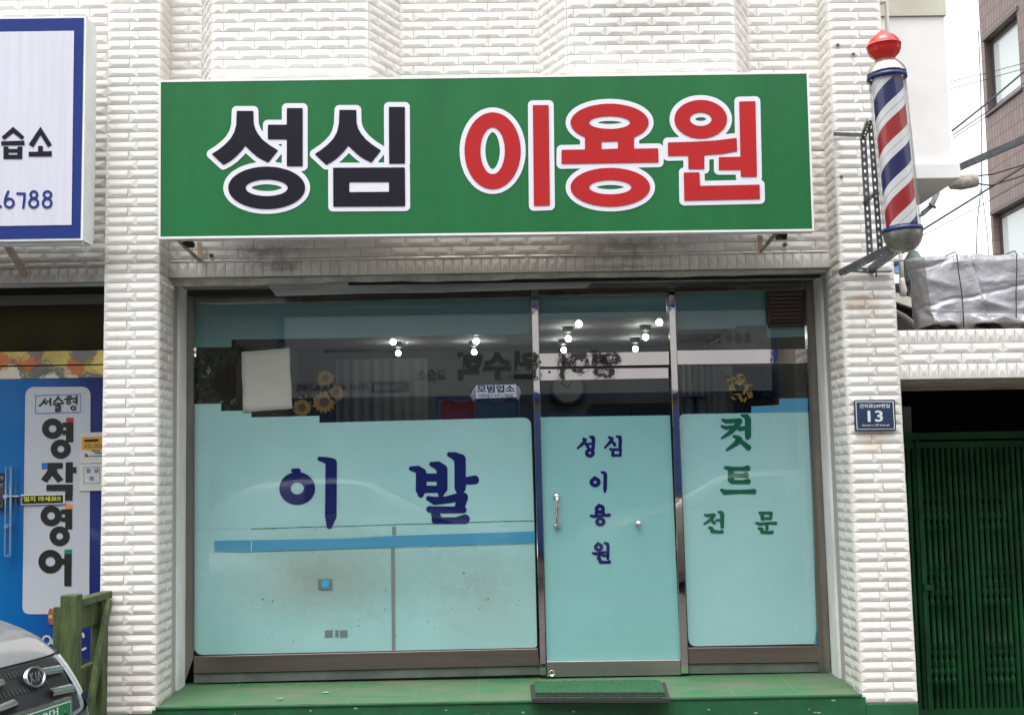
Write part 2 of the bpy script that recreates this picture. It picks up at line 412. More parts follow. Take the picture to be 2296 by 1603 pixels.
def tile_wall(mb, L, R, z0, z1, mode, n, par=0, start=0.0, step=.1785, z_top=None):
    """L(z), R(z): left and right edge points"""
    n = Vector(n).normalized()
    def P(u, z):
        a, b = L(z), R(z); d = (b-a).length; return a.lerp(b, u/d)
    # backing
    mb.quad(L(z0), R(z0), R(z1), L(z1), 1)
    if mode == 'vert':
        wd = (R(z0)-L(z0)).length; k = max(1, round(wd/.0552)); s = wd/k
        for q in range(k): tile_face(mb, P, q*s, (q+1)*s, z0, z1, n, 1, 1, 0, vert=True)
        return
    i = math.floor((z0-Z0)/PIT+.02)
    while Z0+(i)*PIT < z1-.01:
        a, b = Z0+i*PIT, Z0+(i+1)*PIT
        a = max(a, z0); b = min(b, z1)
        if b-a > .012:
            wd = (R(a)-L(a)).length; odd = (i+par) % 2
            if mode == 'pillar':
                full = wd*.587
                if odd: tile_face(mb, P, 0, full, a, b, n, 1, 1, 0); tile_face(mb, P, full, wd, a, b, n, 0, 1, 0)
                else: tile_face(mb, P, 0, wd-full, a, b, n, 1, 0, 0); tile_face(mb, P, wd-full, wd, a, b, n, 1, 1, 0)
            else:
                x = (start+(step/2 if odd else 0)) % step; cuts = [0.]
                if x > .035: cuts.append(x)
                else: x = 0
                while x+step < wd-.035: x += step; cuts.append(x)
                cuts.append(wd)
                for q in range(len(cuts)-1): tile_face(mb, P, cuts[q], cuts[q+1], a, b, n, 1, 1, 0)
        i += 1
def line(p, q):
    """edge through two points, as a function of height"""
    def f(z): t = (z-p.z)/(q.z-p.z); v = p.lerp(q, t); return Vector((v.x, v.y, z))
    return f
def vline(x, y): return lambda z: Vector((x, y, z))
SB = thing('shop_building', 'white glazed tile shop front with turquoise film windows under the green signboard', 'shop building', (0, 0, 0))
ZT = 5.6
# pillars
ZLB = .372; ZRB = W(3490, 2767, 0).z
lp_l = line(W(427, 0, 0), W(396, 2220, 0)); lp_r = line(W(634, 0, 0), W(616, 2641, 0))
rp_l = line(W(3256, 0, 0), W(3391.5, 2727, 0)); rp_r = line(W(3461, 0, 0), W(3611, 2765, 0))
ZL = W(1900, 1075, .2).z            # bottom of the lintel tiles
vert_h = .087
XR_J = .30
YW = .2
for side in (0, 1):
    mb = MB(); l, r = (lp_l, lp_r) if side == 0 else (rp_l, rp_r); zb = ZLB if side == 0 else ZRB
    tile_wall(mb, l, r, zb, ZT, 'pillar', (0, -1, 0), par=0 if side == 0 else 1)
    # inner reveal towards the shop
    if side == 0:
        a = lambda z: Vector((lp_r(z).x, 0, z)); b = lambda z: Vector((lp_r(z).x, XR_J, z)); n = (1, 0, 0)
        tile_wall(mb, a, b, zb, ZL, 'bond', n, start=.09, step=.1785)
        b2 = lambda z: Vector((lp_r(z).x, YW, z)); tile_wall(mb, a, b2, ZL, ZT, 'bond', n, start=0, step=.24)
        core = [(l, r)]
    else:
        a = lambda z: Vector((rp_l(z).x, XR_J, z)); b = lambda z: Vector((rp_l(z).x, 0, z)); n = (-1, 0, 0)
        tile_wall(mb, a, b, zb, ZL, 'bond', n, start=.03, step=.1785)
        a2 = lambda z: Vector((rp_l(z).x, YW, z)); tile_wall(mb, a2, b, ZL, ZT, 'bond', n, start=0, step=.24)
        c_ = lambda z: Vector((rp_r(z).x, 0, z)); d_ = lambda z: Vector((rp_r(z).x, .6, z)); tile_wall(mb, c_, d_, zb, ZT, 'bond', (1, 0, 0), start=.1)
    # solid core behind the tiles
    s = .003
    vs = []
    for z in (zb, ZT):
        A, B = l(z), r(z); vs += [(A.x+s, s, z), (B.x-s, s, z), (B.x-s, .62, z), (A.x+s, .62, z)]
    mb.add(vs, [(3, 2, 1, 0), (4, 5, 6, 7), (0, 1, 5, 4), (1, 2, 6, 5), (2, 3, 7, 6), (3, 0, 4, 7)], 1)
    obj('pillar', mb, [TILE, GROUT], SB)
# wall over the opening, lower field and the plain fields between the bays
mb = MB()
xl = lp_r(4).x; xr = rp_l(4).x
XL = lambda z: Vector((lp_r(z).x+.001, YW, z)); XR = lambda z: Vector((rp_l(z).x-.001, YW, z))
ROW0 = ZL+vert_h
tile_wall(mb, XL, XR, ZL, ROW0, 'vert', (0, -1, 0))
ZBAY = W(1700, 620, YW).z
zs = Z0+math.ceil((ROW0-Z0)/PIT-.35)*PIT
mb.quad(XL(ROW0), XR(ROW0), XR(zs+.001), XL(zs+.001), 1)
tile_wall(mb, XL, XR, ROW0, ZBAY, 'bond', (0, -1, 0), start=.05)
xb = [W(837, 50, -.11).x, W(1451, 50, -.11).x, W(2231, 50, -.11).x, W(2891, 50, -.11).x]
xa = [W(798, 50, YW).x, W(1574, 50, YW).x, W(2120, 50, YW).x, W(2939, 50, YW).x]
seg = [(xl+.001, YW, xa[0], YW, .02), (xa[0], YW, xb[0], -.11, 0.), (xb[0], -.11, xb[1], -.11, .064), (xb[1], -.11, xa[1], YW, .09), (xa[1], YW, xa[2], YW, .08),
       (xa[2], YW, xb[2], -.11, .05), (xb[2], -.11, xb[3], -.11, .13), (xb[3], -.11, xa[3], YW, 0), (xa[3], YW, xr-.001, YW, .06)]
for x0, y0, x1, y1, st in seg:
    tile_wall(mb, vline(x0, y0), vline(x1, y1), ZBAY, ZT, 'bond', (y1-y0, -(x1-x0), 0), start=st, par=1 if st in (.064, .13) else 0)
for k in (0, 2):                    # undersides of the bays
    mb.add([(xa[k], YW, ZBAY), (xb[k], -.11, ZBAY), (xb[k+1], -.11, ZBAY), (xa[k+1], YW, ZBAY)], [(0, 1, 2, 3)], 1)
obj('tiled_wall', mb, [TILE, GROUT], SB)
# building mass: upper storey, side walls, back wall, room
mb = MB(); XA, XB = lp_l(2).x, rp_r(2).x
ZC = 2.95
mb.box((XA+.01, .64, ZC), (XB-.01, 5.6, ZT)); mb.box((XA+.01, YW+.02, ZL+.02), (XB-.01, .635, ZT))
mb.box((XA+.01, .64, 0), (XA+.2, 5.6, ZC-.003)); mb.box((XB-.2, .64, 0), (XB-.01, 5.6, ZC-.003)); mb.box((XA+.205, 5.4, 0), (XB-.205, 5.6, ZC-.003))
obj('masonry', mb, PLASTER, SB)
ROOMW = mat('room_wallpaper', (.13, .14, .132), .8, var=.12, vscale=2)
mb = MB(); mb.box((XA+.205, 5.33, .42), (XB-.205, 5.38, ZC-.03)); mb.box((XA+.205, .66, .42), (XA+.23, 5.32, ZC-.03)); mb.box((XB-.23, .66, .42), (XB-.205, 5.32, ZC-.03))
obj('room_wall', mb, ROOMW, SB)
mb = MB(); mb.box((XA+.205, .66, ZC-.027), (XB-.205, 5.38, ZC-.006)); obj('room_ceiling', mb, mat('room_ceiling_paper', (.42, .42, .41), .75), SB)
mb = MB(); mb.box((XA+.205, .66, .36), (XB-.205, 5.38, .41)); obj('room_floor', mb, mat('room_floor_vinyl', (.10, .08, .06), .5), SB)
# soffit
zf = ZL; zb_ = W(727, 1166, .58).z
mb = MB(); x0, x1 = lp_r(2.6).x, rp_l(2.6).x
mb.add([(x0, YW+.004, ZL-.003), (x1, YW+.004, ZL-.003), (x1, .60, ZL-.012), (x0, .60, ZL-.012), (x0, YW+.004, ZL+.015), (x1, YW+.004, ZL+.015), (x1, .60, ZL+.015), (x0, .60, ZL+.015)],
       [(3, 2, 1, 0), (4, 5, 6, 7), (0, 1, 5, 4), (1, 2, 6, 5), (2, 3, 7, 6), (3, 0, 4, 7)])
obj('soffit', mb, SOFFIT, SB)
# painted plaster lip just below the tiles and the two loose fascia boards
mb = MB(); n = 40; top = []; bot = []
for i in range(n+1):
    t = i/n; top.append(Vector((x0+(x1-x0)*t, YW+.05, ZL-.004))); bot.append(Vector((x0+(x1-x0)*t, YW+.055, ZL-.040-.003*math.sin(i*1.7)-.004*math.sin(i*.45)+.014*t)))
for i in range(n): mb.quad(bot[i], bot[i+1], top[i+1], top[i])
obj('plaster_lip', mb, mat('lip_cream_plaster', (.55, .53, .48), .8, var=.3, vscale=9, bump=.4), SB)
mb = MB(); mb.box((-.9, YW+.057, ZL-.050), (x1-.05, YW+.075, ZL-.030)); obj('fascia_gap', mb, DARK, SB)
z1b = zm(650, 1050, .6533)
def Zs(pts, f): return [f(*p) for p in pts]
sheet('fascia_board', Zs([(618, 108), (1668, 100), (1700, 128), (1697, 154), (1200, 160), (668, 176)], z1b), .33, FASC, SB, y1=.345)
sheet('fascia_board', Zs([(1664, 101), (2230, 92), (2560, 84), (2562, 100), (2540, 126), (2200, 138), (1702, 152)], z1b), .338, FASC, SB, y1=.352)
# reveal linings
for side in (0, 1):
    e = lp_r if side == 0 else rp_l; sg = 1 if side == 0 else -1
    for y0, y1, th, m, nm in ((.302, .395, -.006, MORTAR, 'reveal_mortar'), (.395, .41, -.02, DARK, 'reveal_gap'), (.41, .575, .012, WPANEL, 'reveal_panel')):
        mb = MB(); vs = []
        for z in (.43, ZL-.015):
            x = e(z).x
            vs += [(x-.03*sg, y0, z), (x+th*sg, y0, z), (x+th*sg, y1-.001, z), (x-.03*sg, y1-.001, z)]
        mb.add(vs, [(3, 2, 1, 0), (4, 5, 6, 7), (0, 1, 5, 4), (1, 2, 6, 5), (2, 3, 7, 6), (3, 0, 4, 7)]); obj(nm, mb, m, SB)
# ------------------------------------------------------------------ window and door frames
z2b = zm(2050, 1050, .54443); z3b = zm(650, 1600, .68618); z4b = zm(2050, 1600, .758)
ZTF = ZL-.015
def fr(name, pts, m, y0=.575, y1=.64, parent=SB, **k):
    mb = MB(); mb.prism(pts, y0, y1); return obj(name, mb, m, parent, bevel=.002, **k)
WIN = [None, None]
fr('window_frame', [(727, 1166), (763, 1166), (762, 2588), (727, 2692)], BRONZE)
fr('window_frame', [(764, 1168), (2090.5, 1141), (2091, 1171), (764, 1200)], BRONZE)
fr('window_frame', [(762.5, 2584), (2118, 2553), (2126, 2619), (762.5, 2651)], BROWNST)
fr('window_frame', [(762.5, 2652), (2126, 2620), (2126, 2655), (762.5, 2689)], GREENED, y0=.585)
fr('mullion', [(2091, 1138), (2118, 1137), (2150, 2656), (2127, 2657)], MIRROR, y0=.56)
fr('mullion', [(2631, 1128), (2656, 1127), (2711, 2650), (2682, 2652)], MIRROR, y0=.56)
fr('transom_bar', [(2120, 1139), (2630, 1130), (2631, 1160), (2121, 1165)], BRONZE)
fr('transom_bar', [(2123, 1391), (2634, 1383), (2635.5, 1437), (2124, 1445)], MIRROR, y0=.57)
fr('window_frame', [(2657, 1129), (3171.5, 1112), (3171.5, 1141), (2658, 1152)], BRONZE)
fr('window_frame', [(3172, 1112), (3214, 1110), (3272, 2657), (3225, 2657)], BRONZE)
fr('transom_bar', [(2665, 1379), (3182, 1373), (3184, 1430), (2667, 1436)], MIRROR, y0=.57)
fr('window_frame', [(2709, 2550), (3222, 2543), (3224, 2606), (2711, 2612)], BROWNST)
fr('window_frame', [(2711, 2613), (3224, 2607), (3225, 2645), (2712, 2652)], GREENED, y0=.585)
# glass
for pts in ([(764, 1200), (2091, 1171), (2118, 2553), (763, 2584)], [(2121, 1165), (2631, 1160), (2634, 1383), (2123, 1391)],
            [(2658, 1152), (3172, 1141), (3183, 1373), (2665, 1379)], [(2667, 1436), (3184, 1430), (3223, 2543), (2709, 2550)]):
    sheet('window_pane', pts, .600, GLASS, SB)
# films behind the glass
YF = .606
sheet('window_film', Zs([(175, 230), (2195, 190), (2195, 402), (1120, 430), (400, 440), (400, 485), (175, 487)], z1b), YF, SHADEF, SB)
low = Zs([(175, 828), (338, 824), (338, 870), (520, 866), (520, 908), (930, 898), (930, 940), (2150, 910)], z1b)+Zs([(2195, 960)], z1b)
tail = [z3b(2112, 655), z3b(280, 768), z3b(165, 768)]
p = low[:-2]+rounded([z1b(930, 940), z1b(2205, 908), z3b(2118, 655), z3b(165, 700)], [0, 34, 0, 0], 6)[1:8]+[z3b(2118, 655), z3b(165, 708)]
sheet('window_film', p, YF, FILM2, SB)
sheet('window_film', rounded([z3b(165, 709), z3b(2118, 656), z3b(2135, 1382), z3b(165, 1425)], [0, 0, 12, 42], 6), YF+.0005, FILM2, SB)
def wavy(x0, y0, x1, y1, th, n=40, a=2.2, seed=1):
    rnd = random.Random(seed); t = []; b = []
    for i in range(n+1):
        u = i/n; x = x0+(x1-x0)*u; y = y0+(y1-y0)*u+a*math.sin(u*19+seed)*.5+rnd.uniform(-a, a)*.35
        t.append((x, y)); b.append((x, y+th*(1+rnd.uniform(-.4, .4))))
    return t+b[::-1]
sheet('film_tear', [z3b(*q) for q in wavy(495, 700, 2118, 652, 3.5)], YF-.002, mat('film_tear_dark', (.10, .16, .14), .6), SB)  # dark line along the tear in the film
sheet('film_tear', [z3b(*q) for q in wavy(285, 828, 2120, 780, 6, seed=3)], YF-.0025, WHITEFILM, SB)
sheet('blue_film_band', [z3b(283, 770), z3b(1000, 758), z3b(1300, 742), z3b(2122, 716), z3b(2122, 784), z3b(1330, 806), z3b(900, 820), z3b(500, 832), z3b(283, 834)], YF-.004, BLUEFILM, SB)
sheet('film_seam', [z3b(1302, 690), z3b(1325, 689), z3b(1326, 736), z3b(1304, 738)], YF-.002, mat('film_seam_brown', (.22, .25, .22), .6), SB)
sheet('film_seam', [z3b(1296, 812), z3b(1318, 811), z3b(1322, 1394), z3b(1302, 1396)], YF-.002, MATS['film_seam_brown'], SB)
sheet('film_seam', [z3b(493, 770), z3b(497, 770), z3b(497, 830), z3b(493, 830)], YF-.005, WHITEFILM, SB)
sheet('tape_residue', [z3b(878, 990), z3b(960, 990), z3b(960, 1052), z3b(878, 1052)], YF-.0035, mat('tape_residue_grey', (.17, .215, .20), .7), SB)
sheet('film_hole_patch', rounded([z3b(900, 998), z3b(942, 994), z3b(945, 1020), z3b(925, 1044), z3b(897, 1036)], 8, 3), YF-.005, mat('bright_blue_patch', (.08, .42, .70), .5), SB)
for a, b in ((917, 962), (976, 996), (1003, 1046)): sheet('tape_residue', [z3b(a, 1284), z3b(b, 1281), z3b(b, 1320), z3b(a, 1323)], YF-.0035, MATS['tape_residue_grey'], SB)
rr = random.Random(5)
mb = MB()
for i in range(46):
    q = (rr.uniform(560, 2080), rr.uniform(880, 1360)) if i < 34 else (rr.uniform(300, 2100), rr.uniform(640, 1380)); c = W(*z3b(*q), YF-.0032); r = rr.uniform(.0018, .006); k = rr.randint(5, 7)
    mb.add([c+Vector((math.cos(6.283*j/k)*r*rr.uniform(.5, 1.3), 0, math.sin(6.283*j/k)*r*rr.uniform(.4, 1))) for j in range(k)], [tuple(range(k))])
obj('dirt_flecks', mb, mat('dirt_dark', (.09, .09, .07), .8), SB, kind='stuff')
sheet('window_film', Zs([(133, 210), (1050, 203), (1052, 363), (133, 386)], z2b), YF, SHADEF, SB)
sheet('window_film', Zs([(1122, 190), (1776, 180), (1784, 422), (1560, 428), (1545, 448), (1127, 456)], z2b), YF, SHADEF, SB)
sheet('window_film', Zs([(1780, 440), (2052, 440), (2056, 505), (1783, 516)], z2b), YF, SHADEF, SB)
sheet('window_film', rounded([z2b(1148, 1066), z2b(2080, 1052), z4b(1545, 1232), z4b(872, 1245)], [20, 0, 14, 34], 5), YF, FILM, SB)
sheet('blue_film_patch', Zs([(1668, 1010), (1870, 1000), (1870, 953), (2078, 950), (2078, 1054), (1668, 1060)], z2b), YF+.001, BLUEFILM, SB)
sheet('blue_film_patch', [z4b(1537, 1150), z4b(1543, 1150), z4b(1547, 1236), z4b(1524, 1236)], YF-.002, BLUEFILM, SB)
# louvre vent
LV = [z2b(1777, 178), z2b(2063, 172), z2b(2066, 425), z2b(1788, 437)]
mb = MB(); o_ = [W(*q, .57) for q in LV]; i_ = [a.lerp((o_[0]+o_[2])/2, .13) for a in o_]
for k in range(4):
    a, b, c, d = o_[k], o_[(k+1) % 4], i_[(k+1) % 4], i_[k]; y = Vector((0, .04, 0))
    mb.add([a, b, c, d, a+y, b+y, c+y, d+y], [(0, 1, 2, 3), (0, 4, 5, 1), (2, 6, 7, 3)])
vent = obj('louvre_vent', mb, mat('vent_brown_frame', (.045, .035, .03), .45, .4), SB)
mb = MB()
for k in range(8):
    t = (k+.5)/8; a = i_[3].lerp(i_[0], t); b = i_[2].lerp(i_[1], t)
    mb.bar(a+Vector((0, .015, 0)), b+Vector((0, .015, 0)), .026, .004, up=(0, 1, .8))
obj('louvre_slat', mb, mat('vent_slat', (.10, .075, .065), .5, .3), vent)
mb = MB(); mb.add([p+Vector((0, .034, 0)) for p in i_], [(0, 1, 2, 3)]); obj('vent_back', mb, DARK, vent)
# ------------------------------------------------------------------ door
DR = obj('door', MB().prism([(2126, 1453), (2632, 1447), (2633, 1490), (2127, 1499)], .568, .612), MIRROR, SB, bevel=.002)
obj('bottom_rail', MB().prism([(2152, 2604), (2679, 2597), (2681, 2656), (2153, 2664)], .565, .612), mat('brushed_steel_rail', (.42, .38, .35), .3, .9, var=.12, vscale=3, stretch=(.2, 1, 5)), DR, bevel=.002)
sheet('door_pane', [(2128, 1499), (2633, 1490), (2679, 2597), (2152, 2604)], .588, GLASS, DR)
sheet('door_film', [z2b(145, 1088), z2b(1080, 1074), (2678, 2596), (2153, 2603)], .593, mat('door_turquoise_film', (.33, .61, .60), .38, var=.06, vscale=1.6, col2=(.30, .57, .555, 1), spec=.3), DR)
sheet('door_gap', [(2634, 1447), (2637, 1447), (2681.6, 2597), (2679.5, 2597)], .587, DARK, DR)
zh = zm(2050, 1850, .60175)
CHR = mat('chrome', (.75, .74, .72), .1, 1)
A = W(*zh(238, 172), .535); B = W(*zh(242, 368), .535); py = Vector((0, .055, 0)); dz = Vector((0, 0, .015))
mb = MB(); mb.tube([A+py, A+Vector((0, .02, 0)), A+Vector((0, .005, -.006)), A-dz*1.3, B+dz*1.3, B+Vector((0, .005, .006)), B+Vector((0, .02, 0)), B+py], .0105, 12)
mb.lathe([(0, .019), (.006, .019), (.006, .001)], A+Vector((0, .05, 0)), (0, -1, 0), 16); mb.lathe([(0, .019), (.006, .019), (.006, .001)], B+Vector((0, .05, 0)), (0, -1, 0), 16)
obj('handle', mb, CHR, DR)
c = W(*zh(768, 350), .588); mb = MB(); mb.lathe([(0, .012), (.012, .013), (.02, .016), (.03, .016), (.036, .011), (.038, .0001)], c, (0, -1, 0), 18); obj('knob', mb, CHR, DR)
c = W(*zh(204, 1329), .565); lk = obj('lock', MB().lathe([(0, .019), (.005, .019), (.006, .015), (.004, .0145), (.004, .0001)], c, (0, -1, 0), 20), CHR, DR)
obj('keyhole', MB().box((c.x-.0015, c.y-.007, c.z-.006), (c.x+.0015, c.y-.0043, c.z+.006)), DARK, lk)
c = W(*z2b(208, 762), .568); obj('screw', MB().lathe([(0, .008), (.003, .007), (.003, .0001)], c, (0, -1, 0), 12), DARK, DR)
# step
FR = lambda x: W(354+(x)*(1901-354), 0, 0)
zs_ = .410
mb = MB(); xs = [lp_r(.4).x-.02, rp_l(.4).x+.02]; n = 24
mb.add([(xs[0], -.004, zs_), (xs[1], -.004, zs_), (xs[1], .64, .438), (xs[0], .64, .438), (xs[0], -.004, .30), (xs[1], -.004, .30), (xs[1], .64, .30), (xs[0], .64, .30)], [(0, 1, 2, 3), (4, 5, 1, 0)])
k = 9
for i in range(1, 11):
    x = xs[0]+(xs[1]-xs[0])*i/11; mb.bar((x, .0, zs_+.0005), (x, .63, .4385), .003, .0015, mi=1)
obj('step', mb, [GREENP, mat('step_joint_grout', (.17, .22, .14), .8)], SB)
mb = MB(); mb.box((xs[0]+.02, -.018, .395), (xs[1]-.02, -.0045, .4085)); mb.box((xs[0]-.0, -.012, 0), (xs[1], -.0042, .394))
mb.box((lp_l(.3).x, -.012, 0), (xs[0]-.001, .6, ZLB-.002)); mb.box((xs[1]+.001, -.012, 0), (rp_r(.3).x+.004, .6, ZRB-.002))
obj('plinth', mb, GREEND, SB, bevel=.003)
mb = MB(); rr = random.Random(9)
for i in range(26):
    x = rr.uniform(-1.8, 1.8); y = -.0135; z = rr.uniform(.30, .385); r = rr.uniform(.004, .014); k = 7
    mb.add([Vector((x+math.cos(6.283*j/k)*r*rr.uniform(.4, 1.3), y, z+math.sin(6.283*j/k)*r*.5*rr.uniform(.4, 1))) for j in range(k)], [tuple(range(k))])
for fx, fy, r in ((1285, 2725, .03), (1330, 2712, .02), (1105, 2748, .02)):
    c = WZ(fx, fy, .425); mb.add([c+Vector((math.cos(6.283*j/8)*r*rr.uniform(.5, 1.2), math.sin(6.283*j/8)*r*.8*rr.uniform(.4, 1), .002)) for j in range(8)], [tuple(range(8))])
obj('paint_chips', mb, mat('chipped_paint', (.30, .42, .34), .8), SB, kind='stuff')
# ------------------------------------------------------------------ window words
NV = []
zc = zm(1050, 1750, .39199)
ib = [('o', 307, 440, 180, 165, 65, 59), ('s', [(262, 258, 18), (318, 262, 24), (310, 300, 30)]),
      ('s', [(530, 142, 21), (600, 158, 34), (655, 185, 50), (648, 215, 57), (644, 720, 58), (630, 815, 30)])]
bal = [('s', [(1450, 240, 22), (1520, 250, 38), (1552, 285, 52), (1552, 450, 55), (1548, 502, 30)]), ('s', [(1656, 197, 24), (1720, 212, 44), (1762, 250, 54), (1762, 440, 54), (1750, 495, 30)]),
       ('p', [(1590, 290), (1715, 290), (1715, 372), (1590, 372)]), ('p', [(1590, 412), (1715, 412), (1715, 484), (1590, 484)]),
       ('s', [(1834, 98, 23), (1890, 115, 40), (1943, 150, 57), (1944, 430, 57), (1940, 475, 34)]), ('s', [(1995, 364, 36), (2040, 360, 40), (2088, 354, 45)]),
       ('s', [(1626, 540, 25), (1690, 564, 40), (1800, 556, 36), (1900, 535, 42), (1972, 530, 50)]), ('s', [(1968, 545, 50), (1940, 620, 50), (1938, 655, 32)]),
       ('s', [(1636, 650, 33), (1700, 655, 36), (1975, 655, 33)]), ('s', [(1690, 670, 40), (1708, 745, 50)]), ('s', [(1690, 762, 33), (1900, 762, 33), (1992, 748, 48)])]
for nm, it in (('window_lettering', ib), ('window_lettering', bal)):
    h = glyph(nm, it, zc, .39199, .6045, .002, HALO, SB, .0035); glyph(nm, it, zc, .39199, .603, 0, NAVY, SB, .0035)
ze = zm(2200, 1680, .37406)
D = [('s', [(258, 124, 8), (278, 138, 16), (258, 172, 13), (200, 226, 7)]), ('s', [(268, 162, 10), (295, 190, 12), (308, 212, 13)]), ('s', [(330, 106, 8), (358, 112, 16), (366, 130, 16), (362, 228, 14)]), ('s', [(305, 180, 8), (355, 178, 9)]),
     ('o', 328, 275, 49, 45, 18, 17), ('s', [(320, 232, 9), (340, 236, 9)]),
     ('s', [(528, 110, 8), (560, 125, 15), (542, 160, 13), (486, 220, 7)]), ('s', [(556, 150, 10), (582, 175, 13), (590, 190, 13)]), ('s', [(612, 102, 8), (645, 110, 15), (648, 150, 15), (645, 218, 13)]),
     ('s', [(543, 234, 10), (570, 245, 11), (570, 300, 13)]), ('s', [(570, 240, 11), (652, 240, 11), (646, 298, 10)]), ('s', [(570, 303, 10), (650, 299, 10)]),
     ('o', 383, 582, 55, 49, 20, 19), ('s', [(376, 528, 8), (392, 536, 8)]), ('s', [(453, 478, 8), (483, 486, 14), (491, 505, 16), (488, 650, 16), (485, 682, 9)]),
     ('o', 433, 865, 50, 47, 18, 17), ('s', [(425, 820, 8), (440, 828, 8)]), ('s', [(390, 904, 9), (404, 932, 10)]), ('s', [(475, 904, 9), (464, 932, 10)]), ('s', [(395, 900, 10), (470, 900, 10)]), ('s', [(336, 934, 8), (370, 942, 13), (450, 935, 9), (530, 928, 15)]), ('s', [(436, 940, 9), (436, 960, 9)]),
     ('o', 438, 998, 51, 45, 19, 18),
     ('o', 420, 1265, 46, 42, 16, 16), ('s', [(408, 1222, 7), (420, 1226, 7)]), ('s', [(360, 1328, 8), (395, 1336, 13), (490, 1318, 9)]), ('s', [(428, 1335, 11), (425, 1380, 12)]), ('s', [(483, 1222, 8), (512, 1232, 14), (519, 1255, 14), (516, 1385, 11)]), ('s', [(460, 1354, 9), (510, 1355, 9)]),
     ('s', [(412, 1382, 10), (434, 1395, 12), (438, 1422, 13), (520, 1424, 11), (533, 1420, 14)])]
for a, b in ((0, 6), (6, 12), (12, 15), (15, 23), (23, 30)): glyph('lettering_edge', D[a:b], ze, .37406, .5915, .0055, HALO, DR, .0018); glyph('door_lettering', D[a:b], ze, .37406, .590, .0028, NAVY, DR, .0018)
zg = zm(2700, 1600, .33071)
G = [('s', [(440, 160, 12), (480, 178, 22), (600, 170, 22), (640, 172, 28)]), ('s', [(640, 178, 30), (600, 240, 28), (530, 310, 22), (430, 378, 8)]), ('s', [(432, 238, 12), (480, 255, 20), (570, 245, 18)]),
     ('s', [(668, 105, 10), (725, 122, 28), (742, 160, 32), (742, 350, 32), (735, 372, 20)]), ('s', [(625, 250, 16), (645, 266, 24), (710, 258, 20)]), ('s', [(575, 355, 12), (620, 372, 24), (638, 395, 34), (600, 440, 26), (490, 518, 9)]), ('s', [(640, 408, 24), (690, 440, 22), (745, 490, 30)]),
     ('s', [(473, 728, 14), (520, 738, 22), (538, 750, 30), (538, 870, 33), (560, 892, 26)]), ('s', [(540, 742, 20), (680, 744, 20), (735, 736, 30)]), ('s', [(560, 822, 18), (670, 820, 18), (720, 815, 28)]), ('s', [(550, 898, 20), (680, 900, 18), (742, 892, 28)]),
     ('s', [(428, 995, 14), (465, 1020, 26), (640, 1015, 18), (780, 1013, 24), (810, 1012, 28)]),
     ('s', [(230, 1290, 8), (262, 1298, 14), (330, 1290, 15)]), ('s', [(335, 1292, 18), (305, 1340, 15), (223, 1398, 7)]), ('s', [(300, 1345, 10), (338, 1384, 15)]), ('s', [(390, 1255, 8), (425, 1265, 20), (435, 1290, 20), (434, 1432, 17)]), ('s', [(366, 1355, 10), (425, 1352, 12)]),
     ('s', [(280, 1440, 10), (310, 1452, 18), (318, 1485, 18), (400, 1494, 13), (430, 1490, 18)]),
     ('s', [(878, 1265, 10), (910, 1275, 16), (914, 1338, 16)]), ('s', [(910, 1267, 13), (1018, 1268, 14)]), ('s', [(1017, 1268, 15), (1010, 1332, 14)]), ('s', [(915, 1333, 12), (1010, 1332, 12)]),
     ('s', [(840, 1385, 9), (880, 1400, 13), (1000, 1388, 11), (1070, 1390, 16)]), ('s', [(967, 1400, 14), (967, 1455, 15)]), ('s', [(872, 1450, 10), (905, 1460, 18), (910, 1492, 18), (990, 1500, 13), (1028, 1496, 16)])]
for a, b in ((0, 7), (7, 12), (12, 18), (18, 25)): glyph('lettering_edge', G[a:b], zg, .33071, .6045, .005, HALO, SB, .002); glyph('window_lettering', G[a:b], zg, .33071, .603, .0028, GRNV, SB, .002)
# ================================================================== ground and street
mb = MB(); mb.quad((-60, -60, 0), (60, -60, 0), (60, 60, 0), (-60, 60, 0))
obj('road', mb, mat('asphalt', (.075, .072, .07), .85, var=.3, vscale=4, bump=.5, bscale=90), kind='structure', center=False)
mb = MB(); mb.box((-20, -1.1, .001), (20, 0-.02, .09)); obj('pavement', mb, mat('paving_concrete', (.15, .13, .115), .85, var=.2, vscale=5, bump=.3), kind='structure')
# ================================================================== green signboard
YS = -.22
WHT = mat('sign_white_metal', (.74, .76, .74), .4, var=.1, vscale=4)
SG = thing('green_signboard', 'long green signboard with black and red letters edged in white over the shop window', 'signboard', W(1900, 930, YS))
cor = [(624.8, 316.6), (3184, 282.7), (3207, 910), (622.9, 941.2)]
GREENS = mat('sign_green_print', (.011, .130, .038), .42, var=.13, vscale=1.6, stretch=(2.2, 1, .35), spec=.25)
mb = MB(); o_ = [W(*q, YS) for q in cor]; yb = Vector((0, .075, 0))
i_ = [o_[0]+Vector((.012, 0, -.012)), o_[1]+Vector((-.012, 0, -.012)), o_[2]+Vector((-.012, 0, .012)), o_[3]+Vector((.012, 0, .012))]
for k in range(4): mb.add([o_[k], o_[(k+1) % 4], i_[(k+1) % 4], i_[k]], [(0, 1, 2, 3)]); mb.add([o_[k], o_[(k+1) % 4], o_[(k+1) % 4]+yb, o_[k]+yb], [(0, 3, 2, 1)])
mb.add([p+yb for p in o_], [(3, 2, 1, 0)]); obj('sign_frame', mb, WHT, SG)
mb = MB(); mb.add([p+Vector((0, .002, 0)) for p in i_], [(0, 1, 2, 3)]); obj('sign_face', mb, GREENS, SG)
za = zm(600, 250, .65331); zb = zm(1700, 250, .69686)
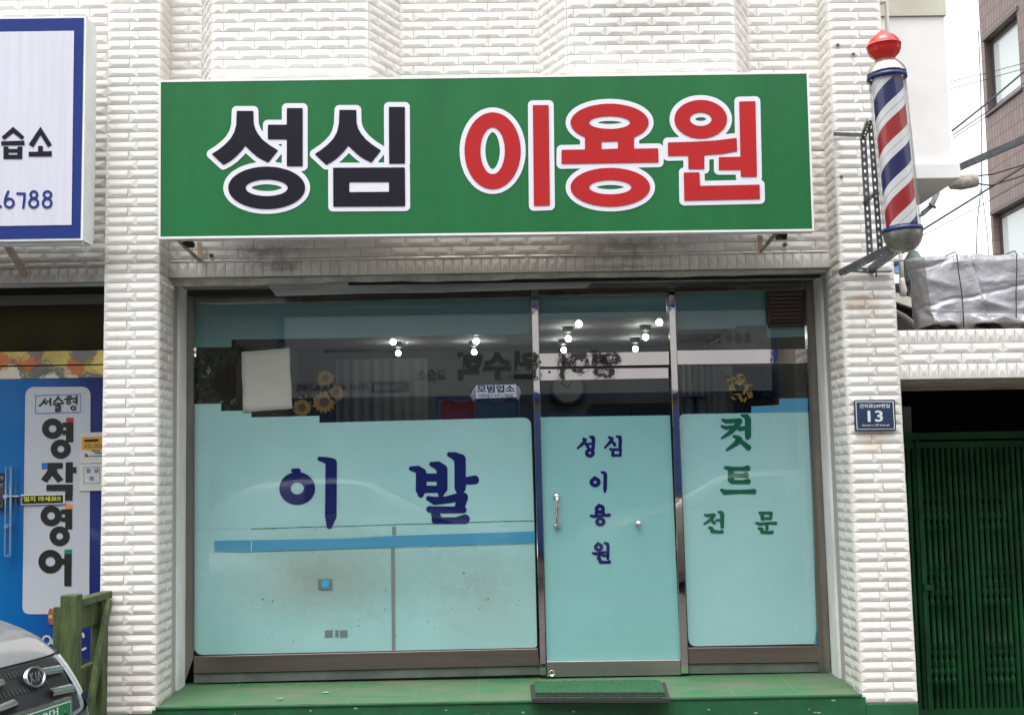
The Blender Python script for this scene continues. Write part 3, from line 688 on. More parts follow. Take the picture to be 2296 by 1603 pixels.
black = [('p', [(508, 287), (609, 287), (611, 365), (620, 395), (636, 425), (662, 458), (705, 492), (758, 525), (698, 598), (660, 580), (630, 562), (595, 532), (560, 497), (530, 535), (500, 565), (465, 592), (428, 612), (357, 547), (400, 520), (440, 487), (470, 455), (492, 418), (505, 372)]),
         ('p', [(810, 270), (906, 270), (906, 620), (810, 620), (810, 458), (696, 458), (696, 370), (810, 370)]), ('o', 689, 750, 232, 128, 127, 50),
         ('p', [(1127, 281), (1229, 281), (1231, 360), (1240, 392), (1256, 422), (1284, 456), (1325, 490), (1378, 525), (1320, 598), (1282, 580), (1250, 560), (1215, 530), (1181, 497), (1150, 535), (1120, 565), (1085, 592), (1048, 612), (978, 547), (1022, 518), (1060, 487), (1092, 452), (1112, 415), (1124, 365)]),
         ('p', [(1425, 263), (1522, 263), (1523, 604), (1427, 605)]), ('p', [(1089, 629), (1522, 627), (1524, 861), (1090, 864)], [(1187, 716), (1426, 715), (1426, 774), (1187, 776)])]
red = [('o', 344, 494, 159, 217, 69, 132), ('p', [(571, 237), (661, 236), (668, 803), (577, 806)]), ('o', 1005, 335, 221, 107, 115, 36),
       ('p', [(866, 395), (1144, 390), (1144, 486), (866, 490)], [(960, 444), (1052, 441), (1052, 482), (960, 485)]), ('p', [(733, 489), (1280, 480), (1282, 560), (733, 569)]), ('o', 1009, 700, 225, 110, 119, 40),
       ('o', 1520, 316, 149, 109, 61, 38), ('p', [(1737, 216), (1829, 214), (1838, 641), (1746, 642), (1746, 602), (1622, 603), (1622, 530), (1744, 528)]),
       ('p', [(1334, 447), (1480, 443), (1600, 436), (1723, 421), (1726, 497), (1640, 512), (1540, 519), (1541, 597), (1450, 598), (1449, 522), (1335, 524)]),
       ('p', [(1424, 617), (1513, 615), (1517, 692), (1853, 685), (1855, 767), (1427, 776)])]
OUTL = mat('sign_outline_white', (.66, .66, .72), .45); BLK = mat('sign_black_print', (.006, .005, .012), .5, spec=.2); RED = mat('sign_red_print', (.41, .014, .016), .5, var=.08, vscale=2, spec=.2)
glyph('letter_outline', black, za, .65331, YS-.001, .0275*1.0, OUTL, SG, .005); glyph('black_letters', black, za, .65331, YS-.004, 0, BLK, SG, .004)
glyph('letter_outline', red, zb, .69686, YS-.001, .0275*1.0, OUTL, SG, .005); glyph('red_letters', red, zb, .69686, YS-.004, 0, RED, SG, .004)
RUST = mat('rusty_angle_iron', (.22, .18, .14), .6, .4, var=.4, vscale=14, col2=(.16, .07, .03, 1)); PCRM = mat('cream_painted_steel', (.55, .50, .42), .5, var=.3, vscale=9, col2=(.30, .18, .10, 1))
z5 = zm(560, 900, .24957); z6 = zm(2800, 850, .39199)
for s_, pA, pB, pC in ((0, z5(575, 195), z5(915, 515), z5(905, 215)), (1, z6(650, 178), z6(495, 365), z6(490, 195))):
    a = W(*pA, -.16); b = W(*pB, .16); c = W(*pC, .16); mb = MB()
    mb.bar(a, b, .022, .006, up=(0, 1, 0)); mb.bar(a+Vector((0, 0, 0)), b, .005, .022, up=(0, 1, 0))
    br = obj('wall_bracket', mb, PCRM, SG)
    mb = MB(); mb.bar(b, c, .028, .006, up=(0, 1, 0)); obj('bracket_upright', mb, PCRM, br)
    q = W(*(z5(735, 245) if s_ == 0 else z6(705, 205)), -.1); mb = MB()
    mb.box((q.x-.022, -.14, q.z-.012), (q.x+.022, -.05, q.z+.014)); mb.lathe([(0, .012), (.03, .012), (.031, 0)], (q.x+.012, -.12, q.z-.022), (.3, 0, 1), 8)
    obj('cable_clamp', mb, mat('burnt_black_rubber', (.012, .012, .012), .7, bump=.6, bscale=60), br)
for fx, fy in ((1515-0, 0),):
    pass
for k, (fx, fy, nm, lb) in enumerate(((z5(1095, 432)+('wall_bolt', 'rusty bolt head below the left end of the green signboard'), z6(738, 292)+('wall_bolt', 'rusty bolt with a brown stain under the right end of the green signboard')))):
    c = W(fx, fy, .19); mb = MB(); mb.lathe([(0, .012), (.015, .013), (.016, .009), (.02, .006), (.021, 0)], c+Vector((0, 0, 0)), (0, -1, 0), 8); obj(nm, mb, RUST, label=lb, cat='bolt', group='bolts below the green signboard')
# ================================================================== house number plate
zp = zm(3350, 1540, .11230)
HN = thing('house_number_plate', 'dark blue house number plate with white 13 on the right tiled pillar', 'number plate', W(*zp(860, 1400), -.02))
PL = mat('plate_dark_blue', (.020, .040, .095), .35, var=.25, vscale=25); PW = mat('plate_white_print', (.60, .66, .68), .5)
sheet('plate_body', rounded([zp(128, 312), zp(1548, 292), zp(1592, 1388), zp(162, 1402)], 7, 4), -.030, mat('plate_edge_navy', (.012, .015, .035), .4), HN, y1=-.012)
P_ = [zp(160, 355), zp(1500, 345), zp(1548, 1335), zp(208, 1348)]; Q_ = [zp(192, 385), zp(1468, 378), zp(1520, 1305), zp(236, 1316)]
sheet('plate_border', P_, -.0312, PW, HN); sheet('plate_face', Q_, -.0325, PL, HN)
text('plate_lettering', '건지로249번길', *zp(308, 452), *zp(1375, 595), -.034, PW, HN, bold=.02)
text('plate_lettering', '13', *zp(600, 678), *zp(1140, 1078), -.034, PW, HN, bold=.02)
text('plate_lettering', 'Geonji-ro 249 beon-gil', *zp(400, 1160), *zp(1352, 1245), -.034, PW, HN, bold=.01)
# ================================================================== things stuck on the glass
PAP = mat('aged_paper', (.46, .47, .42), .8, var=.08, vscale=5)
mb = MB(); c4 = [W(*z1b(*q), .5985) for q in ((460, 516), (750, 490), (768, 856), (472, 878))]; n = 10; G_ = []
for i in range(n+1):
    a = c4[0].lerp(c4[1], i/n); b = c4[3].lerp(c4[2], i/n); G_.append([a.lerp(b, j/n)+Vector((.0015*math.sin(j*1.3), -.003-.004*math.sin(i*.9+j*.5)**2, .0015*math.sin(i*2.1))) for j in range(n+1)])
mb.grid(G_); o = obj('paper_sheet', mb, PAP, label='blank pale paper sheet taped to the left window glass', cat='paper sheet', solid=.0004)
zk = zm(1800, 1480, .13066)
ST = thing('window_sticker', 'small white sticker with blue writing and striped ends on the left window', 'sticker', W(*zk(1150, 690), .595))
SW = mat('sticker_white', (.50, .55, .60), .5); SN = mat('sticker_navy', (.020, .022, .12), .5)
sheet('sticker_backing', rounded([zk(520, 282), zk(1820, 240), zk(1955, 430), zk(1870, 640), zk(500, 692), zk(385, 500)], 1.5, 2), .5972, SN, ST)
sheet('sticker_face', [zk(552, 290), zk(1778, 252), zk(1790, 640), zk(565, 682)], .5955, SW, ST)
for k in range(7):
    y = 330+k*56; sheet('sticker_stripe', [zk(552, y), zk(552, y+24), zk(400+abs(k-3)*24, y+102), zk(400+abs(k-3)*24, y+80)], .5955, SW, ST)
    y = 290+k*56; sheet('sticker_stripe', [zk(1780, y), zk(1780, y+24), zk(1935-abs(k-2.5)*22, y+72), zk(1935-abs(k-2.5)*22, y+50)], .5955, SW, ST)
text('sticker_lettering', '모범업소', *zk(598, 285), *zk(1732, 508), .5942, SN, ST, bold=.035)
text('sticker_lettering', '인천직할시 서구 이 제30호', *zk(645, 545), *zk(1690, 665), .5942, SN, ST, bold=.012)
YEL = mat('sunflower_yellow', (.17, .10, .008), .6); BRN = mat('sunflower_brown', (.05, .03, .02), .7)
def flower(fx, fy, r, label, pet=15):
    c = W(fx, fy, .612); r *= 1.2; t = thing('sunflower_sticker', label, 'flower sticker', c, 'sunflower stickers on the left window')
    mb = MB(); k = pet*2; rnd = random.Random(int(fx))
    mb.add([c+Vector((math.cos(math.pi*2*i/k)*r*(1 if i % 2 else .80)*rnd.uniform(.88, 1.12), 0, math.sin(math.pi*2*i/k)*r*(1 if i % 2 else .68))) for i in range(k)], [tuple(range(k))]); obj('petals', mb, YEL, t)
    mb = MB(); mb.add([c+Vector((math.cos(6.283*i/16)*r*.40, -.0015, math.sin(6.283*i/16)*r*.40)) for i in range(16)], [tuple(range(16))]); obj('flower_centre', mb, BRN, t)
flower(*z1b(967, 672), .045, 'small single sunflower sticker highest on the left window'); flower(*z1b(960, 815), .062, 'largest sunflower sticker of the cluster low on the left window')
flower(*z1b(1030, 762), .045, 'sunflower sticker at the upper right of the cluster'); flower(*z1b(825, 850), .05, 'half hidden sunflower sticker just over the film edge')
def leafy(fx, fy, r, n, m, name, label, cat, seed):
    rnd = random.Random(seed); mb = MB(); c = W(fx, fy, .62)
    for i in range(n):
        a = rnd.uniform(0, 6.28); q = r*math.sqrt(rnd.uniform(.1, 1)); p = c+Vector((math.cos(a)*q, rnd.uniform(0, .03), math.sin(a)*q)); s = r*.28; b = rnd.uniform(0, 6.28)
        mb.add([p+Vector((math.cos(b)*s, 0, math.sin(b)*s)), p+Vector((math.cos(b+1.6)*s*.3, .005, math.sin(b+1.6)*s*.3)), p-Vector((math.cos(b)*s, 0, math.sin(b)*s)), p-Vector((math.cos(b+1.6)*s*.3, .005, math.sin(b+1.6)*s*.3))], [(0, 1, 2, 3)])
    return obj(name, mb, m, label=label, cat=cat)
leafy(*z1b(845, 810), .045, 14, mat('yellow_leaf', (.30, .28, .03), .6), 'leaf_sticker', 'yellow green leaf sticker beside the sunflowers on the left window', 'leaf sticker', 3)
leafy(*z2b(1585, 880), .085, 40, mat('yellow_silk', (.36, .22, .02), .6), 'butterfly_ornament', 'yellow butterfly ornament hanging inside the right window', 'ornament', 4)
# wreath
c = W(*z1b(390, 690), .75); WR = thing('wreath', 'dark green wreath with red and white blossoms inside the left window', 'wreath', c)
rnd = random.Random(2); mb = MB(); m2 = MB(); m3 = MB()
for i in range(420):
    a = rnd.uniform(0, 6.283); q = .17+rnd.uniform(-.055, .055); p = c+Vector((math.cos(a)*q, rnd.uniform(-.04, .04), math.sin(a)*q)); s = .028; b = rnd.uniform(0, 6.28)
    t = m3 if (i % 41 == 0) else (m2 if i % 29 == 0 else mb)
    t.add([p+Vector((math.cos(b)*s, 0, math.sin(b)*s)), p+Vector((math.cos(b+1.6)*s*.4, .01, math.sin(b+1.6)*s*.4)), p-Vector((math.cos(b)*s, 0, math.sin(b)*s)), p-Vector((math.cos(b+1.6)*s*.4, .01, math.sin(b+1.6)*s*.4))], [(0, 1, 2, 3)])
obj('leaves', mb, mat('wreath_green', (.02, .05, .02), .6), WR); obj('red_blossoms', m2, mat('wreath_red', (.25, .02, .03), .6), WR); obj('white_blossoms', m3, mat('wreath_white', (.4, .4, .35), .6), WR)
# ================================================================== inside the shop
ZCE = ZC-.03
BULB = mat('lit_bulb', (1, .98, .94), .5, emit=24)
lights = [((1548, 1347), 'front ceiling lamp of the pair seen through the middle of the left window'), ((1568, 1391), 'rear ceiling lamp of the pair seen through the middle of the left window'), ((1875, 1344), 'front ceiling lamp seen near the right edge of the left window'),
          ((1867, 1387), 'rear ceiling lamp seen near the right edge of the left window'), ((2279, 1276), 'nearest ceiling lamp on the left behind the transom over the door'), ((2238, 1334), 'middle ceiling lamp on the left behind the transom over the door'),
          ((2220, 1379), 'farthest ceiling lamp on the left behind the transom over the door'), ((2596, 1270), 'nearest ceiling lamp at the right end of the transom over the door'), ((2542, 1328), 'middle ceiling lamp on the right behind the transom over the door'), ((2502, 1374), 'farthest ceiling lamp on the right behind the transom over the door')]
proto = None
for (fx, fy), lb in lights:
    p = WZ(fx, fy, ZCE-.10)
    if p.y > 5.1: p = WZ(fx, fy, ZCE-.10); p = W(fx, fy, 5.0)
    if proto is None:
        proto = thing('ceiling_lamp', lb, 'ceiling lamp', (0, 0, 0), 'ceiling lamps inside the shop')
        obj('lamp_base', MB().lathe([(.10, .001), (.10, .045), (.075, .05), (.055, .03), (.045, .02)], (0, 0, 0), (0, 0, 1), 16), mat('lamp_base_grey', (.10, .10, .10), .5), proto)
        obj('bulb', MB().lathe([(-.026, .001), (-.022, .014), (-.012, .023), (0, .026), (.012, .023), (.022, .014), (.026, .010)], (0, 0, 0), (0, 0, 1), 18), BULB, proto); r = proto
    else: r = copy_tree(proto)
    r.location = p; r['label'] = lb
CUR = mat('pale_curtain_cloth', (.30, .31, .30), .85)
def curtain(fx0, fx1, fy0, fy1, Y, label, m=CUR, amp=.007, waves=9):
    a = W(fx0, fy0, Y); b = W(fx1, fy0, Y); c = W(fx0, fy1, Y); G_ = []; n = waves*8
    for i in range(n+1):
        x = a.x+(b.x-a.x)*i/n; y = Y+amp*math.sin(i/8*6.283)+amp*.5*math.sin(i*.37); G_.append([Vector((x, y, c.z)), Vector((x, y, a.z))])
    return obj('curtain', MB().grid(G_), m, label=label, cat='curtain', group='curtains inside the shop')
curtain(*(z1b(1030, 0)[0], z1b(1580, 0)[0], z1b(0, 560)[1], 2300), 4.2, 'pale grey curtain hanging at the back of the room behind the left window')
curtain(*(z1b(250, 0)[0], z1b(430, 0)[0], z1b(0, 420)[1], 2300), 1.3, 'dark grey curtain behind the wreath at the left end of the window', mat('dark_curtain_cloth', (.06, .065, .06), .85), waves=5)
curtain(z2b(1150, 0)[0], z2b(1420, 0)[0], z2b(0, 715)[1], 2300, 3.6, 'grey curtain seen through the right window below the transom', waves=6)
def towel(fx0, fx1, fy0, fy1, Y, m, label):
    a = W(fx0, fy0, Y); b = W(fx1, fy0, Y); c = W(fx0, fy1, Y); G_ = []
    for i in range(17):
        x = a.x+(b.x-a.x)*i/16; s = .012*math.sin(i*.9); G_.append([Vector((x, Y+s-.02, c.z)), Vector((x, Y+s-.015, (a.z+c.z)/2)), Vector((x, Y-.01, a.z-.01)), Vector((x, Y, a.z+.01*math.sin(i*.5))), Vector((x, Y+.015, a.z-.012)), Vector((x, Y+s+.03, c.z))])
    obj('towel', MB().grid(G_), m, label=label, cat='towel', group='towels on the drying rail')
towel(z1b(1665, 0)[0], z1b(1865, 0)[0], z1b(0, 812)[1], 1780, 1.1, mat('dark_red_cloth', (.13, .012, .02), .9), 'dark red towel hung inside the left window')
towel(z1b(1872, 0)[0], z1b(2110, 0)[0], z1b(0, 808)[1], 1780, 1.12, mat('blue_cloth', (.03, .07, .13), .9), 'blue towel hung inside the left window under the sticker')
a = W(*z1b(1640, 790), 1.11); b = W(*z1b(2130, 800), 1.11); obj('drying_rail', MB().tube([a, b, Vector((b.x, 1.11, .42))], .008, 8).tube([a, Vector((a.x, 1.11, .42))], .008, 8), mat('blue_plastic_rail', (.03, .06, .20), .5), label='thin blue drying rail carrying the towels inside the left window', cat='drying rail')
c = W(*z2b(343, 872), 3.4); CK = thing('wall_clock', 'round wall clock with a grey rim seen through the door glass', 'clock', c)
mb = MB(); R_ = .155; mb.lathe([(0, R_*.8), (.03, R_*.82), (.035, R_*.92), (.02, R_), (-.02, R_)], c, (0, -1, 0), 40); obj('clock_rim', mb, mat('clock_rim_grey', (.07, .07, .07), .4), CK)
obj('clock_face', MB().lathe([(.01, R_*.8), (.0101, .0001)], c, (0, -1, 0), 40), mat('clock_face_white', (.42, .45, .42), .6), CK)
mb = MB(); mb.bar(c+Vector((0, -.02, 0)), c+Vector((.05, -.02, .07)), .006, .002, up=(0, 1, 0)); mb.bar(c+Vector((0, -.02, 0)), c+Vector((-.06, -.02, .035)), .006, .002, up=(0, 1, 0)); obj('clock_hand', mb, DARK, CK)
# the wall the clock hangs on (partition) and dark cupboard
a = W(*z2b(130, 740), 3.45); b = W(*z2b(1075, 740), 3.45)
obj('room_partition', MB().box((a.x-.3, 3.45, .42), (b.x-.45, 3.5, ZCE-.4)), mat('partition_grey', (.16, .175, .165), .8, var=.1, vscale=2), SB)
mb = MB(); a = W(*z2b(510, 990), 2.6); b = W(*z2b(1090, 970), 2.6)
mb.box((a.x, 2.6, .42), (b.x, 3.1, a.z)); cb = obj('cupboard', mb, mat('dark_wood', (.035, .025, .02), .5), label='dark wooden cupboard seen low behind the door glass', cat='cupboard', bevel=.004)
mb = MB(); mb.box(((a.x+b.x)/2-.003, 2.596, .5), ((a.x+b.x)/2+.003, 2.6015, a.z-.03)); obj('door_gap', mb, DARK, cb)
a = W(*z2b(225, 1065), .9); b = W(*z2b(478, 1095), .9)
obj('blue_box', MB().box((a.x, .9, b.z-.3), (b.x, 1.1, a.z)), mat('blue_plastic', (.012, .018, .10), .4), label='dark blue box just above the frosted part of the door', cat='box', bevel=.01)
# barber mirror unit behind right window
a = W(*z2b(1530, 720), 2.3); b = W(*z2b(1700, 1060), 2.3)
mb = MB(); mb.box((a.x, 2.3, .42), (b.x+.1, 2.6, a.z)); obj('tall_cabinet', mb, mat('cabinet_dark', (.03, .03, .03), .4), label='tall dark cabinet behind the yellow butterfly ornament', cat='cabinet', bevel=.005)
a = W(*z2b(1468, 785), 2.1); b = W(*z2b(1528, 888), 2.1)
obj('notice_paper', MB().box((a.x, 2.1, b.z), (b.x, 2.104, a.z)), mat('white_notice', (.40, .42, .40), .8), label='small pale notice hanging inside the right window', cat='notice')
a = W(*z2b(1745, 720), 1.6); b = W(*z2b(1812, 940), 1.6)
obj('poster', MB().box((a.x, 1.6, b.z), (b.x, 1.606, a.z)), mat('teal_poster', (.03, .13, .17), .6, var=.5, vscale=12), label='narrow teal poster hanging inside the right window', cat='poster')
for i, fx in enumerate((1230, 1295)):
    c = W(*z2b(fx, 1015), 1.5); FB = thing('framed_portrait', ('left' if i == 0 else 'right')+' of two small dark framed pictures above the right window film', 'framed picture', c, 'framed pictures inside the right window')
    mb = MB()
    for p, q in (((-.055, -.075), (.055, -.063)), ((-.055, .063), (.055, .075)), ((-.055, -.063), (-.043, .063)), ((.043, -.063), (.055, .063))): mb.box((c.x+p[0], c.y, c.z+p[1]), (c.x+q[0], c.y+.012, c.z+q[1]))
    obj('picture_frame', mb, mat('frame_dark', (.02, .02, .022), .4), FB); obj('picture', MB().box((c.x-.043, c.y+.006, c.z-.063), (c.x+.043, c.y+.01, c.z+.063)), mat('picture_grey', (.14, .15, .17), .6, var=.6, vscale=30), FB)
# ================================================================== door mat
p0, p1, p2, p3 = [WZ(*q, .432) for q in ((2084, 2678), (2615, 2672), (2641, 2748), (2095, 2748))]
DM = thing('door_mat', 'green bristle door mat with black rubber edge on the step', 'door mat', (p0+p2)/2-Vector((0, 0, .02)))
mb = MB(); mb.add([p-Vector((0, 0, .004)) for p in (p3, p2, p1, p0)]+[p-Vector((0, 0, .022)) for p in (p3, p2, p1, p0)], [(0, 1, 2, 3), (4, 5, 1, 0), (5, 6, 2, 1), (6, 7, 3, 2), (7, 4, 0, 3)]); obj('rubber_base', mb, mat('black_rubber', (.02, .02, .02), .7), DM)
cc = (p0+p1+p2+p3)/4; ins = [cc+(p-cc)*.94 for p in (p0, p1, p2, p3)]; G_ = []; rnd = random.Random(1)
for i in range(90):
    a = ins[0].lerp(ins[1], i/89); b = ins[3].lerp(ins[2], i/89); G_.append([a.lerp(b, j/11)+Vector((0, 0, rnd.uniform(-.002, .0025))) for j in range(12)])
obj('bristle_pile', MB().grid(G_, smooth=False), mat('mat_green_bristle', (.012, .10, .035), .9, var=.3, vscale=40), DM)
mb = MB()
for k in range(3):
    t = .78+k*.085; a = ins[0].lerp(ins[3], t); b = ins[1].lerp(ins[2], t); mb.bar(a+Vector((0, 0, .004)), b+Vector((0, 0, .004)), .012, .006)
obj('rubber_rib', mb, MATS['black_rubber'], DM)
# ================================================================== barber pole
z4 = zm(3100, 0, .81114)
YP = -.6
top = W(*z4(484, 388), YP); bot = W(*z4(557, 1100), YP); ax = (top-bot).normalized(); H_ = (top-bot).length
BP = thing('barber_pole', 'red white and blue barber pole with red finial on the right pillar', 'barber pole', bot)
kx = (YP-CAMY)/FOC*KK*.81114        # metres per zoom unit
R = 95*kx
me_ = MB().lathe([(0, R*.80), (H_, R*.80)], (0, 0, 0), (0, 0, 1), 48)
SM = mat('pole_stripes', (.7, .7, .72), .35); nt = SM.node_tree; N = nt.nodes; L = nt.links
tc = N.new('ShaderNodeTexCoord'); s = N.new('ShaderNodeSeparateXYZ'); L.new(tc.outputs['Object'], s.inputs[0])
ang = math_node(nt, 'DIVIDE', math_node(nt, 'ARCTAN2', s.outputs[1], s.outputs[0]), 2*math.pi)
ph = math_node(nt, 'FRACT', math_node(nt, 'ADD', math_node(nt, 'SUBTRACT', math_node(nt, 'DIVIDE', s.outputs[2], .395), ang), 10.80))
rp = N.new('ShaderNodeValToRGB'); rp.color_ramp.interpolation = 'CONSTANT'; E_ = rp.color_ramp.elements
WHs = (.90, .90, .92, 1); GRs = (.36, .36, .38, 1)
cols = [(0, (.44, .02, .025, 1)), (.27, WHs), (.375, GRs), (.385, WHs), (.5, (.012, .018, .13, 1)), (.77, WHs), (.88, GRs), (.89, WHs)]
E_[0].position = 0; E_[0].color = cols[0][1]; E_[1].position = cols[1][0]; E_[1].color = cols[1][1]
for p_, c_ in cols[2:]: e = E_.new(p_); e.color = c_
L.new(ph, rp.inputs[0]); L.new(rp.outputs[0], N['Principled BSDF'].inputs['Base Color'])
st = obj('striped_cylinder', me_, SM, BP); st.location = (0, 0, 0); st.rotation_euler = ax.to_track_quat('Z', 'Y').to_euler(); LOC['zero'] = Vector((0, 0, 0))
# (object was built around the origin: undo the parent offset baked into the mesh)
for v in st.data.vertices: v.co += bot
rv = lambda prof, o=0: MB().lathe(prof, bot+ax*o, ax, 40)
obj('glass_tube', rv([(0, R*.965), (H_, R*.965)]), glass_mat('clear_tube', .7, (.985, .99, .99)), BP)
ALU = mat('ribbed_aluminium', (.66, .64, .60), .22, .9, var=.15, vscale=9); BL = mat('pole_blue_band', (.012, .025, .13), .4)
pr = []
for i in range(13):
    t = i/12; r_ = R*(1.0-.62*t**1.8); pr.append((H_+.03+.085*t+.0, r_+(.003 if i % 2 else 0)))
obj('top_cap', rv(pr+[(H_+.118, .0001)]), ALU, BP)
pr = [(0-.03, R*1.0)]
for i in range(13):
    t = i/12; r_ = R*math.sqrt(max(0, 1-t**2*.86)); pr.append((-.03-.105*t, r_+(.003 if i % 2 else 0)))
obj('bottom_cap', rv(pr+[(-.14, .0001)]), mat('tarnished_aluminium', (.34, .33, .30), .34, .85, var=.35, vscale=16), BP)
for h in (H_-.0, -.03): obj('blue_band', rv([(h, R*.9), (h, R*1.04), (h+.021, R*1.03), (h+.021, R*.9)]), BL, BP)
REDP = mat('finial_red_plastic', (.56, .016, .014), .25, coat=.4)
fs = H_+.105; rf = 84*kx
obj('finial', rv([(fs, rf*.55), (fs+.012, rf*.62), (fs+.03, rf*.85), (fs+.055, rf*.985), (fs+.078, rf*1.0), (fs+.0785, rf*1.02), (fs+.083, rf*1.02), (fs+.0835, rf*.99), (fs+.105, rf*.90), (fs+.125, rf*.72), (fs+.145, rf*.44), (fs+.16, rf*.18), (fs+.170, .001)]), REDP, BP)
STL = mat('galvanised_slotted_steel', (.13, .145, .155), .5, .6, var=.3, vscale=16)
def slotted(mb, p, q, w=.03, up=(0, 1, 0), other=None, sp=.04):
    p = Vector(p); q = Vector(q); d = (q-p); L_ = d.length; d.normalize(); a = d.cross(Vector(up)).normalized(); nrm = a.cross(d)
    for sg in (-1, 1): mb.bar(p+a*sg*w*.34, q+a*sg*w*.34, w*.36, .0025, up=nrm)
    k = max(2, int(L_/sp))
    for i in range(k+1):
        c = p+d*(L_*i/k); mb.bar(c-a*w*.22, c+a*w*.22, .024, .0025, up=nrm)
    if other: # second flange of the angle, at right angles along one edge
        e = a*w*.5; o_ = nrm*other; mb.bar(p+e+o_*.5, q+e+o_*.5, .0025, abs(other), up=nrm)
BF = MB()
arm0 = W(*z4(234, 660), -.02); arm1 = W(*z4(372, 665), -.28); pole_t = W(*z4(402, 590), YP+.1)
slotted(BF, arm0, arm1, .028, up=(0, 0, 1), other=.02)
slotted(BF, arm1, pole_t, .028, up=(0, 0, 1), other=.02)
slotted(BF, W(*z4(368, 670), -.28), W(*z4(402, 1250), -.28), .034, other=.02)
slotted(BF, W(*z4(404, 600), -.40), W(*z4(452, 1225), -.40), .030, other=.02)
slotted(BF, W(*z4(375, 985), -.28), W(*z4(435, 935), YP+.1), .028, up=(0, 0, 1))
tip = W(*z4(545, 1195), YP)
slotted(BF, W(*z4(265, 1335), -.02), tip, .034, up=(0, 0, 1), other=.03)
slotted(BF, W(*z4(408, 1318), -.02), tip+Vector((.02, 0, -.01)), .034, up=(0, 0, 1), other=.03)
slotted(BF, W(*z4(290, 1308), -.03), W(*z4(420, 1316), -.03), .03)
BF.bar(W(*z4(400, 1322), -.03), W(*z4(505, 1320), -.03), .006, .03, up=(0, 1, 0))
BF.tube([tip+Vector((0, 0, -.012)), bot-ax*.135], .014, 8)
BF.tube([W(*z4(432, 1345), -.05), W(*z4(432, 1300), -.05)], .005, 6)
obj('steel_bracket', BF, STL, BP)
# nails / screw anchors in tiles
for (u, v, lb) in ((245, 220, 'small screw anchor high on the right pillar'), (320, 264, 'dark screw anchor beside the red finial'), (262, 860, 'rusty screw hole beside the barber pole bracket')):
    c = W(*z4(u, v), -.012); obj('screw_anchor', MB().lathe([(0, .010), (.006, .009), (.006, .005), (.002, .004), (.002, .0001)], c, (0, -1, 0), 10), RUST, label=lb, cat='screw anchor', group='screw anchors in the pillar tiles')
from mathutils import noise
# ================================================================== neighbouring shop on the left
z1 = zm(0, 0, .6863); z5L = zm(0, 1050, .59272); z6L = zm(0, 1900, .57096); zJ = zm(0, 1350, .40541); zcl = zm(0, 2350, .29014)
NS = thing('neighbour_shop', 'neighbouring tutoring shop with a printed blue door left of the tiled pillar', 'shop building', (0, 0, 0))
XN = -6.0; xpl = lambda z: Vector((lp_l(z).x-.001, YW, z))
zl2 = W(300, 1112, YW).z
mb = MB(); LN = lambda z: Vector((XN, YW, z))
tile_wall(mb, LN, xpl, zl2, zl2+vert_h, 'vert', (0, -1, 0)); zs2 = Z0+math.ceil((zl2+vert_h-Z0)/PIT-.2)*PIT
mb.quad(LN(zl2+vert_h), xpl(zl2+vert_h), xpl(zs2+.001), LN(zs2+.001), 1)
tile_wall(mb, LN, xpl, zl2+vert_h, ZT, 'bond', (0, -1, 0), start=.11)
p_ = W(150, 1060, YW); mix_in(TILE, blob_mask(TILE, p_.x, p_.z, 1.0, .12, .6, 6, .5), (.14, .12, .10), .6)
obj('tiled_wall', mb, [TILE, GROUT], NS)
XE = lp_l(2).x-.004; YD = .46
mb = MB(); mb.box((XN, YW+.01, zl2+.012), (XE, 5, ZT)); mb.box((XN, 4.8, 0), (XE, 5, zl2+.01)); mb.box((XN-.2, .2, 0), (XN-.002, 5, ZT)); obj('masonry', mb, PLASTER, NS)
mb = MB(); mb.box((XN, .21, zl2-.022), (XE, .235, zl2+.01)); obj('plaster_lip', mb, FASC, NS)
def nz(fy, Y=YD): return W(200, fy, Y).z
def nbox(name, y0, y1, m, Y=YD, d=.05, **k): return obj(name, MB().box((XN, Y, nz(y1, Y)), (XE, Y+d, nz(y0, Y)-.001)), m, NS, **k)
nbox('header_gap', 1126, 1160, DARK, .44); nbox('header_beam', 1160, 1200, mat('olive_header_paint', (.13, .13, .105), .6, var=.3, vscale=3, stretch=(.3, 1, 4)))
nbox('dark_pane', 1200, 1380, mat('black_glass', (.006, .007, .007), .08, spec=.35), .48)
nbox('transom_bar', 1382, 1436, mat('neighbour_polished_steel', (.62, .60, .53), .025, 1, bump=.06, bscale=5), .455); nbox('transom_gap', 1436, 1441, DARK, .47)
DB = mat('printed_door_blue', (.01, .16, .48), .3, coat=.3)
nt = DB.node_tree; N = nt.nodes; L = nt.links; g_ = N.new('ShaderNodeNewGeometry'); s_ = N.new('ShaderNodeSeparateXYZ'); L.new(g_.outputs['Position'], s_.inputs[0])
mr = N.new('ShaderNodeMapRange'); mr.inputs['From Min'].default_value = W(20, 1900, YD).x; mr.inputs['From Max'].default_value = W(400, 1900, YD).x; L.new(s_.outputs[0], mr.inputs[0])
rp = N.new('ShaderNodeValToRGB'); L.new(mr.outputs[0], rp.inputs[0]); rp.color_ramp.elements[0].color = (.003, .13, .38, 1); rp.color_ramp.elements[0].position = .0; rp.color_ramp.elements[1].color = (.011, .024, .15, 1); rp.color_ramp.elements[1].position = .85
e = rp.color_ramp.elements.new(.3); e.color = (.003, .10, .34, 1); L.new(rp.outputs[0], N['Principled BSDF'].inputs['Base Color'])
nd = obj('door', MB().box((XN, YD, nz(1489)), (XE, YD+.04, nz(1441)-.001)), MATS['neighbour_polished_steel'], NS)
obj('door_leaf', MB().box((XN, YD+.004, nz(2598)), (XE, YD+.036, nz(1489)-.001)), DB, nd)
obj('kick_rail', MB().box((XN, YD-.002, nz(2655)), (XE, YD+.036, nz(2598)-.001)), mat('dark_grey_rail', (.07, .07, .075), .4, .5), nd)
